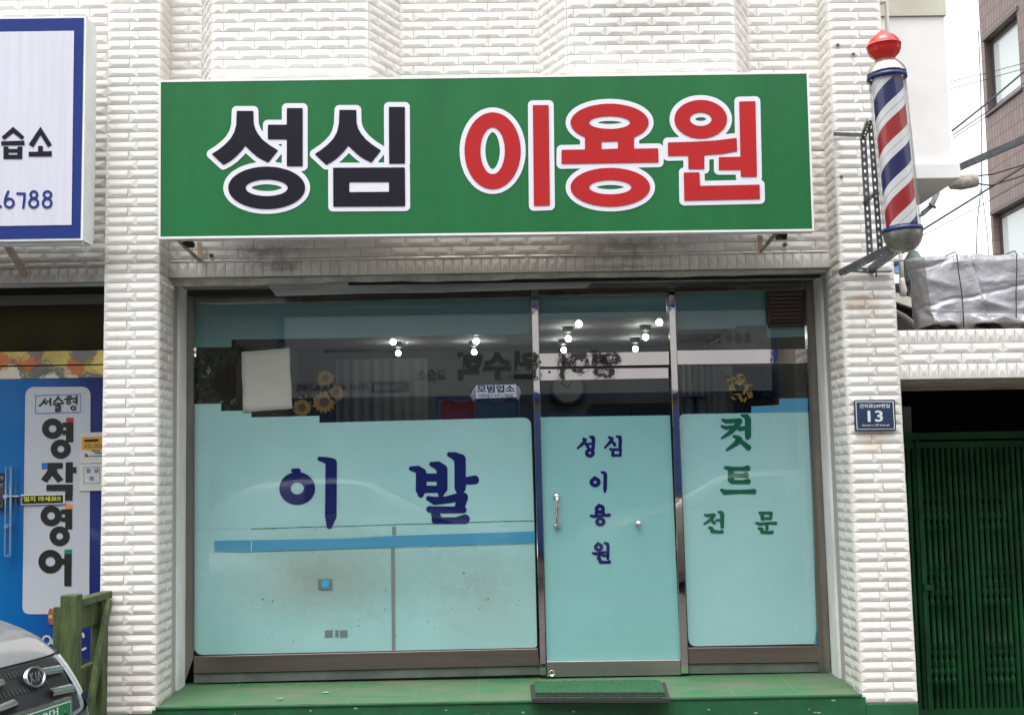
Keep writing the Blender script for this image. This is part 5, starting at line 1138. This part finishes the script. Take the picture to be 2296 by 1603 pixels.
# shed roof edge with gutter and the grey hose
a = W(*z7(255, 965), 1.1); b = W(*z7(640, 1100), 1.1); GU = thing('lean_to_roof', 'lean-to roof with a cream gutter and a void painted black as shade beside the right pillar above the canopy', 'roof', (a.x, 1.1, zq[0]))
obj('gutter', MB().bar(a, b+(b-a), .06, .045, up=(0, 1, 0)), CRM, GU); mb = MB(); c = b+(b-a)
mb.add([(x0, 1.14, zq[0]-.02), (c.x, 1.14, zq[0]-.02), (c.x, 1.14, c.z-.01), (a.x, 1.14, a.z-.01), (x0, 1.14, a.z-.01), (x0, 3, zq[0]-.02), (c.x, 3, zq[0]-.02), (c.x, 3, c.z-.01), (x0, 3, a.z-.01)], [(0, 1, 2, 3, 4), (4, 3, 2, 7, 8), (0, 4, 8, 5), (1, 6, 7, 2), (5, 8, 7, 6)])
obj('under_roof_void', mb, DARK, GU)  # black box painted in for the shade under the roof
obj('grey_hose', MB().tube([W(*z7(230, 1150), .95), W(*z7(300, 1185), .95), W(*z7(400, 1240), .95), W(*z7(490, 1310), .95), W(*z7(560, 1385), .95), W(*z7(600, 1430), .95)], .018, 12), mat('hose_grey', (.16, .16, .155), .5), label='curved grey hose between the right pillar and the tarpaulin bundle', cat='hose')
# ---------------------------------------------------- white rendered block
WR_ = mat('white_render', (.74, .73, .72), .85, var=.06, vscale=3, bump=.15, bscale=12); BG = mat('beige_render', (.52, .51, .42), .85, var=.12, vscale=3)
WB = thing('white_block', 'white rendered wall block overhanging behind the barber pole', 'building', (3, 1.4, 2.5))
zs_b = W(3783, 702, 1.0).z; zs_t = W(3783, 641, 1.0).z; xs_b = W(3783, 700, 1.0).x; xw = W(3750, 560, 1.05).x; xw0 = W(3741, 62, 1.05).x; zbg = W(3741, 62, 1.04).z; xi = rp_r(3.4).x-.05
mb = MB(); mb.box((xi, 1.0, zs_b), (xs_b, 1.80, zs_t)); mb.box((xi, 1.05, zs_t), (xw-.01, 1.76, zbg)); obj('rendered_wall', mb, WR_, WB, bevel=.006)
obj('beige_band', MB().box((xi, 1.035, zbg+.001), (xw, 1.78, 6.2)), BG, WB); obj('wall_core', MB().box((XB+.01, 1.81, 2.6), (xs_b-.3, 5.5, 6.1)), WR_, WB)
# ---------------------------------------------------- brown tiled tower
def WX(x, y, X): r = ray(x, y); t = X/r.x; return Vector((X, CAMY+r.y*t, CAMZ+r.z*t))
XT = 7.3; yf = WX(3880, 500, XT).y; TW = thing('brown_tiled_building', 'tall brown tiled building with two aluminium windows at the right edge', 'building', (10, 8, 0))
BRK = mat('brown_wall_tile', (.2, .15, .13), .5); nt = BRK.node_tree; N = nt.nodes; L = nt.links
g_ = N.new('ShaderNodeNewGeometry'); s_ = N.new('ShaderNodeSeparateXYZ'); L.new(g_.outputs['Position'], s_.inputs[0]); cb_ = N.new('ShaderNodeCombineXYZ'); L.new(s_.outputs[1], cb_.inputs[0]); L.new(s_.outputs[2], cb_.inputs[1])
bt = N.new('ShaderNodeTexBrick'); bt.offset = 0; bt.inputs['Scale'].default_value = 1; bt.inputs['Brick Width'].default_value = .10; bt.inputs['Row Height'].default_value = .21; bt.inputs['Mortar Size'].default_value = .008
bt.inputs['Color1'].default_value = (.20, .135, .118, 1); bt.inputs['Color2'].default_value = (.25, .175, .152, 1); bt.inputs['Mortar'].default_value = (.09, .07, .065, 1); L.new(cb_.outputs[0], bt.inputs[0]); L.new(bt.outputs[0], N['Principled BSDF'].inputs['Base Color'])
wins = [[z4(965, 190), z4(1113, 60), z4(1113, 450), z4(975, 548)], [z4(1008, 1048), z4(1175, 935), z4(1175, 1330), z4(1012, 1330)]]
wb = []
for q in wins:
    P_ = [WX(*p, XT) for p in q]; wb.append((min(p.y for p in P_), max(p.y for p in P_), (P_[2].z+P_[3].z)/2 if q is wins[0] else 2.6, (P_[0].z+P_[1].z)/2))
ym = wb[0]; y_n = 2.5; mb = MB(); cur = 0
ya, yb_ = min(wb[0][0], wb[1][0]), max(wb[0][1], wb[1][1])
def wp(y0, y1, z0, z1): mb.quad((XT, y1, z0), (XT, y0, z0), (XT, y0, z1), (XT, y1, z1))
wp(yb_, yf, 0, 12); wp(y_n, ya, 0, 12); zc_ = 0
for y0, y1, z0, z1_ in sorted(wb, key=lambda t: t[2]): wp(ya, yb_, zc_, z0); wp(ya, y0, z0, z1_); wp(y1, yb_, z0, z1_); zc_ = z1_
wp(ya, yb_, zc_, 12)
for y0, y1, z0, z1_ in wb:
    d = .14
    for A_, B_, C_, D_ in (((XT, y0, z0), (XT, y1, z0), (XT+d, y1, z0), (XT+d, y0, z0)), ((XT, y1, z0), (XT, y1, z1_), (XT+d, y1, z1_), (XT+d, y1, z0)), ((XT, y1, z1_), (XT, y0, z1_), (XT+d, y0, z1_), (XT+d, y1, z1_)), ((XT, y0, z1_), (XT, y0, z0), (XT+d, y0, z0), (XT+d, y0, z1_))): mb.quad(A_, B_, C_, D_)
mb.add([(XT, yf, 0), (14, yf, 0), (14, yf, 12), (XT, yf, 12), (XT, y_n, 0), (14, y_n, 0), (14, y_n, 12), (XT, y_n, 12)], [(1, 0, 3, 2), (4, 5, 6, 7), (2, 3, 7, 6), (1, 2, 6, 5)])
obj('wall', mb, BRK, TW)
ALF = mat('window_aluminium_brown', (.10, .085, .08), .4, .5); TWG = mat('tower_window_glass', (.62, .68, .66), .08, spec=.9)
for k_, (y0, y1, z0, z1_) in enumerate(wb):
    mb = MB(); x = XT+.09
    for p, q in (((y0, z0), (y1, z0+.07)), ((y0, z1_-.07), (y1, z1_)), ((y0, z0+.07), (y0+.07, z1_-.07)), ((y1-.07, z0+.07), (y1, z1_-.07)), ((y0+.07, z0+.071), (y0+.09, z1_-.071))): mb.box((x, p[0], p[1]), (x+.05, q[0], q[1]))
    wf = obj('window', mb, ALF, TW); obj('pane', MB().quad((x+.02, y1, z0), (x+.02, y0, z0), (x+.02, y0, z1_), (x+.02, y1, z1_)), TWG, wf)
    obj('sill', MB().box((XT-.03, y0-.05, z0-.05), (XT+.1, y1+.05, z0-.002)), ALF, wf); obj('lintel', MB().box((XT-.02, y0-.05, z1_+.002), (XT+.1, y1+.05, z1_+.06)), ALF, wf)
# ---------------------------------------------------- strut and cables
mb = MB(); a = W(*z4(838, 812), 1.4); b = W(*z4(1149, 678), 1.0); b = b+(b-a)*.6; mb.bar(a, b, .05, .004, up=(0, 1, 0)); mb.bar(a+Vector((0, 0, -.022)), b+Vector((0, 0, -.022)), .003, .04, up=(0, 1, 0))
obj('steel_strut', mb, mat('strut_grey', (.20, .22, .23), .5, .5, var=.3, vscale=20), label='grey angle iron strut running from the white wall block to the right', cat='strut')
mb = MB(); c = W(*z4(852, 885), 1.6)
rnd = random.Random(8); mb.lathe([(-.11, .01), (-.09, .04), (-.02, .055), (.06, .05), (.10, .045), (.115, .01)], c, (1, 0, .12), 12)
obj('cable_joint', mb, mat('taped_joint', (.42, .38, .33), .8, var=.4, vscale=30), label='taped pale cable joint under the edge of the white wall block', cat='cable joint')
CB = mat('cable_black', (.015, .017, .025), .6)
def cable(pts, r, label, Y0=1.7, Y1=2.2):
    P_ = [W(*z4(*p), Y0+(Y1-Y0)*i/(len(pts)-1)) for i, p in enumerate(pts)]
    e = P_[-1]+(P_[-1]-P_[-2])*1.5; Q = []
    for a, b in zip(P_, P_[1:]+[e]): Q.append(a)
    Q.append(e); obj('overhead_cable', MB().tube(Q, r, 6), CB, label=label, cat='cable', group='overhead cables against the sky')
cable([(790, 399), (960, 358), (1149, 308)], .0028, 'thin topmost cable crossing the sky to the upper window'); cable([(792, 433), (960, 388), (1149, 335)], .0028, 'thin second cable just below the topmost one')
cable([(800, 637), (960, 510), (1149, 350)], .007, 'thick cable rising steeply from the white block'); cable([(803, 657), (960, 552), (1149, 405)], .004, 'thin cable just under the thick rising cable'); cable([(803, 674), (960, 570), (1149, 425)], .003, 'lowest thin cable of the steep bundle')
cable([(560, 1180), (650, 1120), (900, 965), (1149, 808)], .008, 'thick cable passing behind the foot of the barber pole', 2.2, 2.4); cable([(560, 1195), (640, 1152), (900, 1020), (1149, 880)], .003, 'thin cable below the thick low one', 2.3, 2.5)
cable([(895, 858), (1000, 846), (1149, 800)], .006, 'upper black cable leaving the taped joint'); cable([(893, 888), (990, 902), (1149, 852)], .006, 'sagging lower black cable leaving the taped joint')
obj('loose_wire', MB().tube([W(*z4(*p), 3) for p in ((928, 150), (938, 400), (944, 700), (942, 900), (922, 1080), (918, 1240), (918, 1400))], .004, 6), CB, label='thin loose wire hanging straight down beside the brown building', cat='wire')
obj('loose_wire', MB().tube([W(*z4(*p), 3) for p in ((940, 900), (955, 1010), (972, 1150), (978, 1240), (980, 1400))], .003, 6), CB, label='short thin wire slanting down to the tarpaulin bundle', cat='wire')
mb = MB(); mb.tube([W(*z4(*p), 1.85) for p in ((735, 935), (705, 1000), (660, 1040), (640, 1050))], .012, 8).tube([W(*z4(*p), 1.85) for p in ((715, 945), (690, 1000), (650, 1035))], .008, 8).tube([W(*z4(*p), 1.83) for p in ((688, 985), (720, 1010))], .012, 8)
obj('conduit', mb, mat('conduit_grey', (.22, .22, .22), .5), label='short grey conduit bent under the white wall block', cat='conduit')
# ================================================================== cars
PAINT = mat('silver_car_paint', (.33, .34, .355), .32, .55, coat=.8); GREYB = mat('shaded_bumper_arch_grey', (.060, .064, .066), .35, .2, coat=.4); BLKP = mat('black_grille_plastic', (.010, .010, .011), .5)
CHRM = mat('satin_chrome', (.55, .56, .57), .25, 1); TYRE = mat('tyre_rubber', (.02, .02, .02), .85); CGL = mat('car_window_tint', (.012, .014, .016), .05, spec=.8); LAMP = mat('headlamp_lens', (.50, .50, .56), .12, coat=1)
def make_car(label, loc, rz, paint, full=False):
    t = thing('parked_car', label, 'car', loc, None, rz)
    LOC[t.name] = Vector((0, 0, 0))
    hw = .92; XF0 = 2.30
    def ztop(y): return .962-.055*(abs(y)/hw)**2.2
    def fx(y, z): return XF0-.60*(abs(y)/hw)**2.7-.05*((z-.55)/.4)**2-(.10*max(0, (z-.72)/.23)**1.5)+(.035*max(0, 1-abs(z-.58)/.12))
    def S(y, z, off=0.):
        e = .01; n = Vector((1, -(fx(y+e, z)-fx(y-e, z))/(2*e), -(fx(y, z+e)-fx(y, z-e))/(2*e))).normalized(); return Vector((fx(y, z), y, z))+n*off
    nY = 48; ys = [-hw+2*hw*i/nY for i in range(nY+1)]
    zsp = .74                                        # below: bumper, above: nose
    body = MB(); rows = []
    body.grid([[S(y, .74+(ztop(y)-.74)*j/8, 0) for j in range(9)] for y in ys])
    hb = []                                          # hood
    for y in ys:
        row = []
        for j in range(15):
            u = j/14; x0 = fx(y, ztop(y)); x = x0+(1.02-x0)*u; z = ztop(y)+(.285*(u**.62))*(1-.10*(y/hw)**2)-.03*max(0, (abs(y)-.80)/.12)*u+.012*math.exp(-((abs(y)-.45)/.12)**2)*min(1, u*4); row.append(Vector((x, y*(1+.0*u), z)))
        hb.append(row)
    body.grid(hb)
    prof = [(0, .50), (.10, .93), (.3, 1.0), (.55, 1.0), (.8, .985), (1, .965)]
    def side_x(): return [fx(hw, .7)]+[1.6, 1.02, .5, 0, -.6, -1.2, -1.8, -2.15, -2.3]
    def belt(x): return 1.14+.01*(1.02-x)/2 if x < 1.02 else ztop(hw)+(.225-.03)*max(0, min(1, ((fx(hw, .9)-x)/(fx(hw, .9)-1.02))))**.62
    for sg in (-1, 1):
        G = []
        for x in side_x():
            tail = max(0, (-1.9-x)/.4)**2*.12
            G.append([Vector((x, sg*(hw*(.955+.045*math.sin(math.pi*min(1, v*1.05)))-tail), .30+(belt(x)-.30)*v)) for v in [k/8 for k in range(9)]])
        body.grid(G)
    # cabin
    cab = [(1.02, .80, 1.22, .04), (.55, .78, 1.44, .3), (.15, .68, 1.66, .5), (-.3, .66, 1.72, .5), (-1.0, .66, 1.715, .5), (-1.6, .65, 1.66, .5), (-2.0, .66, 1.48, .3), (-2.28, .74, 1.18, .04)]
    roof = MB(); glass = MB(); G = []
    for x, wtop, zt_, _ in cab:
        zb = belt(x); row = []
        for y, z in ((-hw*.955, zb), (-(hw*.955+wtop)/2-.03, (zb+zt_)/2), (-wtop, zt_-.03), (-wtop*.85, zt_), (0, zt_+.025), (wtop*.85, zt_), (wtop, zt_-.03), ((hw*.955+wtop)/2+.03, (zb+zt_)/2), (hw*.955, zb)): row.append(Vector((x, y, z)))
        G.append(row)
    body.grid(G)
    body.grid([[Vector((-2.30-.02*math.sin(v*3), y, .35+.75*v)) for v in (0, .3, .6, 1)] for y in (-.80, -.4, 0, .4, .80)])
    obj('body', body, paint, t)
    for sg in (-1, 1):
        for xs_, nm in (((.62, .02, -.02, -.82), 'side_window'), ((-.88, -1.85, -1.62, -.88), 'side_window')):
            P = []
            def pt(x, k):
                i = next(i for i in range(len(cab)-1) if cab[i][0] >= x >= cab[i+1][0]); u = (cab[i][0]-x)/(cab[i][0]-cab[i+1][0]); wt = cab[i][1]*(1-u)+cab[i+1][1]*u; zt2 = cab[i][2]*(1-u)+cab[i+1][2]*u; zb = belt(x)
                w_ = hw*.955*(1-k)+wt*k+.03*math.sin(math.pi*k)*1.0+.008; return Vector((x, sg*w_, zb+(zt2-.03-zb)*k))
            g = MB(); a, b = (xs_[0], xs_[3]); g.grid([[pt(a+(b-a)*i/8, .10+(.80*min(1, (1 if a < .5 else (i/8*2.2+.25))))*j/4) for j in range(5)] for i in range(9)]); obj('side_window', g, CGL, t)
    g = MB(); g.grid([[Vector((x+.012, y*w_, z+.012)) for y in (-.93, -.5, 0, .5, .93)] for x, w_, z in ((.98, .80, 1.235), (.55, .77, 1.45), (.22, .69, 1.625))]); obj('windscreen', g, CGL, t)
    for sx in (1.42, -1.35):
        for sg in (-1, 1):
            wl = MB(); wl.lathe([(-.22, .25), (-.22, .33), (-.17, .36), (-.02, .36), (.005, .33), (.0, .25)], (sx, sg*.90, .36), (0, sg, 0), 32); wo = obj('wheel', wl, TYRE, t)
            r = MB(); r.lathe([(.0, .25), (-.01, .235), (-.05, .22)], (sx, sg*.90, .36), (0, sg, 0), 24); 
            for k in range(5):
                a = 6.283*k/5; r.bar((sx+math.cos(a)*.05, sg*.89, .36+math.sin(a)*.05), (sx+math.cos(a)*.235, sg*.885, .36+math.sin(a)*.235), .06, .02, up=(0, 1, 0))
            r.lathe([(-.02, .06), (.0, .055), (.001, .001)], (sx, sg*.895, .36), (0, sg, 0), 16); obj('rim', r, CHRM, wo)
            ar = MB(); ar.lathe([(0, .36), (.0, .42)], (sx, sg*.926, .38), (0, sg, 0), 32); obj('wheel_arch', ar, GREYB, t)
    # bumper, grille, lamps
    bm = MB(); bm.grid([[S(y, .26+.479*j/12, .012) for j in range(13)] for y in ys]); bp = obj('bumper', bm, PAINT if not full else GREYB, t)  # near car: shade on the silver bumper painted in as dark grey
    gr = MB(); gy = .345; zt0 = lambda y: ztop(y)-.012
    gr.grid([[S(y, .755+(zt0(y)-.755)*j/6, .006) for j in range(7)] for y in [-gy+2*gy*i/24 for i in range(25)]]); go = obj('grille', gr, BLKP, t)
    if full:
        m_ = gr; o_old = go
        bpy.data.objects.remove(go); gr.mi = [0]*len(gr.f)
        for i in range(30):
            y = -gy+2*gy*(i+.5)/30
            for zz in (.785, .875, .928): 
                if zz < ztop(y)-.02: m_.bar(S(y, zz-.010, .007), S(y, zz+.010, .007), .010, .004, mi=1)
        go = obj('grille', gr, [BLKP, mat('grille_dark_grey', (.03, .03, .032), .4)], t)
    for zz in (.905, .835):
        for sg in (-1, 1):
            b_ = MB(); y0, y1 = .115, .30; n = 10; P = [S(sg*(y0+(y1-y0)*i/n), zz-.012*i/n, .022) for i in range(n+1)]
            G = []
            for p in P: G.append([p+Vector((-.016, 0, .017)), p+Vector((0, 0, .013)), p+Vector((.008, 0, .004)), p+Vector((.004, 0, -.012)), p+Vector((-.016, 0, -.015))])
            b_.grid(G); obj('grille_bar', b_, CHRM, go)
    for sg in (-1, 1):
        h_ = MB(); h_.grid([[S(sg*(.355+.36*i/10), (.79-.0*i)+((ztop(.355+.36*i/10)-.014)-.79)*(j/6)*(1-.0*i), .012) for j in range(7)] for i in range(11)]); obj('headlight', h_, LAMP, t)
        f_ = MB(); c = S(sg*.66, .46, .014); f_.lathe([(0, .06), (.01, .055), (.005, .001)], c, (1, sg*.3, 0), 16); obj('fog_lamp', f_, LAMP, bp)
    if full:
        # oval badge
        c = S(.06, .896, .03); bd = MB(); N_ = 40; G = []
        ru, rw = .060, .037; ax_ = Vector((.96, 0, .28)).normalized(); up = Vector((-.28, 0, .96)).normalized(); yy = Vector((0, 1, 0))
        for i in range(N_+1):
            a = 6.2832*i/N_; d = yy*math.cos(a)*ru+up*math.sin(a)*rw; G.append([c+d*1.08+ax_*-.006, c+d*1.04+ax_*.006, c+d*.94+ax_*.007, c+d*.86+ax_*.0])
        bd.grid(G); bo = obj('badge_ring', bd, CHRM, t)
        obj('badge_field', MB().add([c+yy*math.cos(6.2832*i/30)*ru*.88+up*math.sin(6.2832*i/30)*rw*.88+ax_*.001 for i in range(30)], [tuple(range(30))]), BLKP, bo)
        L_ = MB()
        def st(a, b, w_=.0065):
            p = c+yy*a[0]+up*a[1]+ax_*.004; q = c+yy*b[0]+up*b[1]+ax_*.004; L_.bar(p, q, w_, .003, up=ax_)
        # letters, read from the front: local -y is... the viewer's left is +y
        def lt(x): return -x
        for a, b in (((-.036, -.018), (-.036, .018)), ((-.034, 0), (-.018, .018)), ((-.034, 0), (-.015, -.018)), ((-.002, -.018), (-.002, .018)), ((.010, -.018), (.022, .018)), ((.034, -.018), (.022, .018))): st((lt(-a[0]), a[1]), (lt(-b[0]), b[1]))
        obj('badge_letters', L_, CHRM, bo)
        # licence plate
        c = S(-.03, .728, .035); pl = MB(); u_ = Vector((-.06, 0, 1)).normalized(); n_ = Vector((1, 0, .06)).normalized()
        def PQ(y, z, o): return c+yy*y+u_*z+n_*o
        def rect(y0, z0, y1, z1, o): return [PQ(y0, z0, o), PQ(y1, z0, o), PQ(y1, z1, o), PQ(y0, z1, o)]
        a_ = rect(-.18, -.095, .18, .095, 0); b_ = rect(-.18, -.095, .18, .095, -.02); pl.add(a_+b_, [(0, 1, 2, 3), (4, 7, 6, 5), (0, 4, 5, 1), (1, 5, 6, 2), (2, 6, 7, 3), (3, 7, 4, 0)]); po = obj('licence_plate', pl, CHRM, t)
        obj('plate_face', MB().add(rect(-.168, -.083, .168, .083, .0015), [(0, 1, 2, 3)]), mat('plate_pale_line', (.45, .55, .48), .5), po); obj('plate_green', MB().add(rect(-.163, -.078, .163, .078, .003), [(0, 1, 2, 3)]), mat('plate_green', (.01, .16, .06), .5), po)
        cu = bpy.data.curves.new('w', 'FONT'); cu.body = '28머'; cu.offset = .012; oo = bpy.data.objects.new('w', cu); COL.objects.link(oo); bpy.context.view_layer.update()
        me = oo.evaluated_get(bpy.context.evaluated_depsgraph_get()).to_mesh(); V = [v.co.copy() for v in me.vertices]; Fz = [tuple(p.vertices) for p in me.polygons]; bpy.data.objects.remove(oo)
        a0, a1 = min(v.x for v in V), max(v.x for v in V); c0, c1 = min(v.y for v in V), max(v.y for v in V)
        obj('plate_characters', MB().add([PQ(-.075+.15*(v.x-a0)/(a1-a0), .040+.034*(v.y-c0)/(c1-c0), .0045) for v in V], Fz), mat('plate_white', (.60, .66, .62), .5), po)
        for sy in (-1, 1): obj('plate_bolt', MB().lathe([(0, .009), (.004, .008), (.005, .001)], PQ(sy*.125, .045, .003), n_, 10), mat('bolt_dark_green', (.01, .07, .03), .5), po)
        # hood shut line
        h = MB(); n = 30
        for i in range(n): y0 = -.86+1.72*i/n; y1 = -.86+1.72*(i+1)/n; h.bar(S(y0, ztop(y0)-.004, .003), S(y1, ztop(y1)-.004, .003), .008, .006)
        obj('hood_shut_line', h, DARK, t)
    return t
hd_ = math.radians(-11)
fcx, fcy = W(82/KK, 1521/KK, -2.40).x, -2.355
make_car('silver car with a green number plate parked nose right at the lower left corner', (fcx-math.cos(hd_)*2.28, fcy-math.sin(hd_)*2.28, 0), hd_, PAINT, True)
make_car('silver car parked across the street left of the photographer', (-2.1, -10.9, 0), 0, mat('pale_silver_paint', (.25, .26, .27), .35, .3, coat=.5))
make_car('beige car parked across the street right of the photographer', (3.3, -10.9, 0), math.pi, mat('pale_beige_paint', (.27, .26, .23), .35, .3, coat=.5))
# ================================================================== across the street
YO = -13.0; YVt = 1.2-YO
def V(x, y): p = W(x, y, YVt); return (p.x, p.z)
AB = thing('academy_building', 'cream tutoring building across the street with a long white signboard', 'building', (0, YO-3, 0))
obj('wall', MB().box((-34, YO-6, 0), (34, YO-.2, 8.0)), mat('cream_street_wall', (.27, .245, .21), .85, var=.2, vscale=2), AB)
for i in range(5): wf = obj('window', MB().box((-9+i*4, YO-.2, 4.6), (-7+i*4, YO-.15, 5.8)), mat('street_window_dark', (.03, .035, .04), .1), AB)
xa_, za_ = V(1120, 1569); xb_, zb_t = V(3030, 1220)
obj('shop_window', MB().box((-9, YO-.199, .5), (xa_-.6, YO-.12, za_-.5)).box((xb_+.3, YO-.199, .5), (9, YO-.12, za_-.5)), MATS['street_window_dark'], AB)
xy_ = V(430, 1400)[0]
YS2 = thing('yellow_signboard', 'yellow signboard with grey and orange shapes on the building across the street', 'signboard', (xy_-2.5, YO-.1, za_-.46))
obj('sign_panel', MB().box((xy_-5.0, YO-.10, za_-.46), (xy_, YO-.06, zb_t+.11)), mat('signboard_yellow', (.62, .50, .16), .6, var=.4, vscale=2), YS2)
rnd = random.Random(4)
for i in range(34):
    cx, cz, rx, rz = rnd.uniform(xy_-2.6, xy_-.1), rnd.uniform(3.3, 4.0), rnd.uniform(.06, .26), rnd.uniform(.05, .22); k = rnd.choice([0, 0, 1, 2, 3])
    obj('painted_shape', MB().add([(cx+math.cos(6.283*j/18)*rx, YO-.058+i*.0015, cz+math.sin(6.283*j/18)*rz) for j in range(18)][::-1], [tuple(range(18))]), [mat('shape_grey', (.16, .16, .18), .6), mat('shape_white', (.65, .62, .55), .6), mat('shape_orange', (.50, .16, .06), .6), mat('shape_green', (.10, .25, .12), .6)][k], YS2)
obj('blue_shopfront', MB().box((xa_, YO-.199, .4), (xb_, YO-.11, za_-.25)), mat('shopfront_blue', (.03, .10, .30), .4, var=.3, vscale=1), AB)
AS = thing('street_signboard', 'long white and blue edged signboard with black words on the building across the street', 'signboard', ((xa_+xb_)/2, YO, za_))
obj('sign_box', MB().box((xa_-.12, YO-.1, za_-.12), (xb_+.12, YO+.0, zb_t+.12)), MATS['sign_blue_print'], AS)
obj('white_face', MB().quad((xb_, YO+.003, za_), (xa_, YO+.003, za_), (xa_, YO+.003, zb_t), (xb_, YO+.003, zb_t)), mat('street_sign_white', (.85, .85, .88), .5), AS)
def ot(body, x0, y0, x1, y1, m, bold=0, o=.008):
    a = V(x0, y1); b = V(x1, y0); text('sign_letters', body, 0, 0, 0, 0, YO+o, m, AS, bold=bold, flip=True, raw=(a[0], a[1], b[0], b[1]))
ot('교습소', 1643, 1452, 1757, 1501, BLK, .02); ot('010.4243.6788', 1166, 1507, 1450, 1540, MATS['sign_blue_print'], .01)
a = V(1463, 1546); b = V(1610, 1501); obj('blue_badge', MB().quad((b[0], YO+.006, a[1]), (a[0], YO+.006, a[1]), (a[0], YO+.006, b[1]), (b[0], YO+.006, b[1])), MATS['sign_blue_print'], AS)
ot('교육문의', 1475, 1508, 1600, 1540, MATS['street_sign_white'], .02, .012); ot('원수학', 1786, 1380, 2130, 1500, BLK, .05); ot('영어', 2205, 1375, 2440, 1500, BLK, .05); ot('coaching', 1277, 1368, 1463, 1392, BLK, .0); ot('초중등 전과목지도', 2665, 1310, 2957, 1355, BLK, .0)
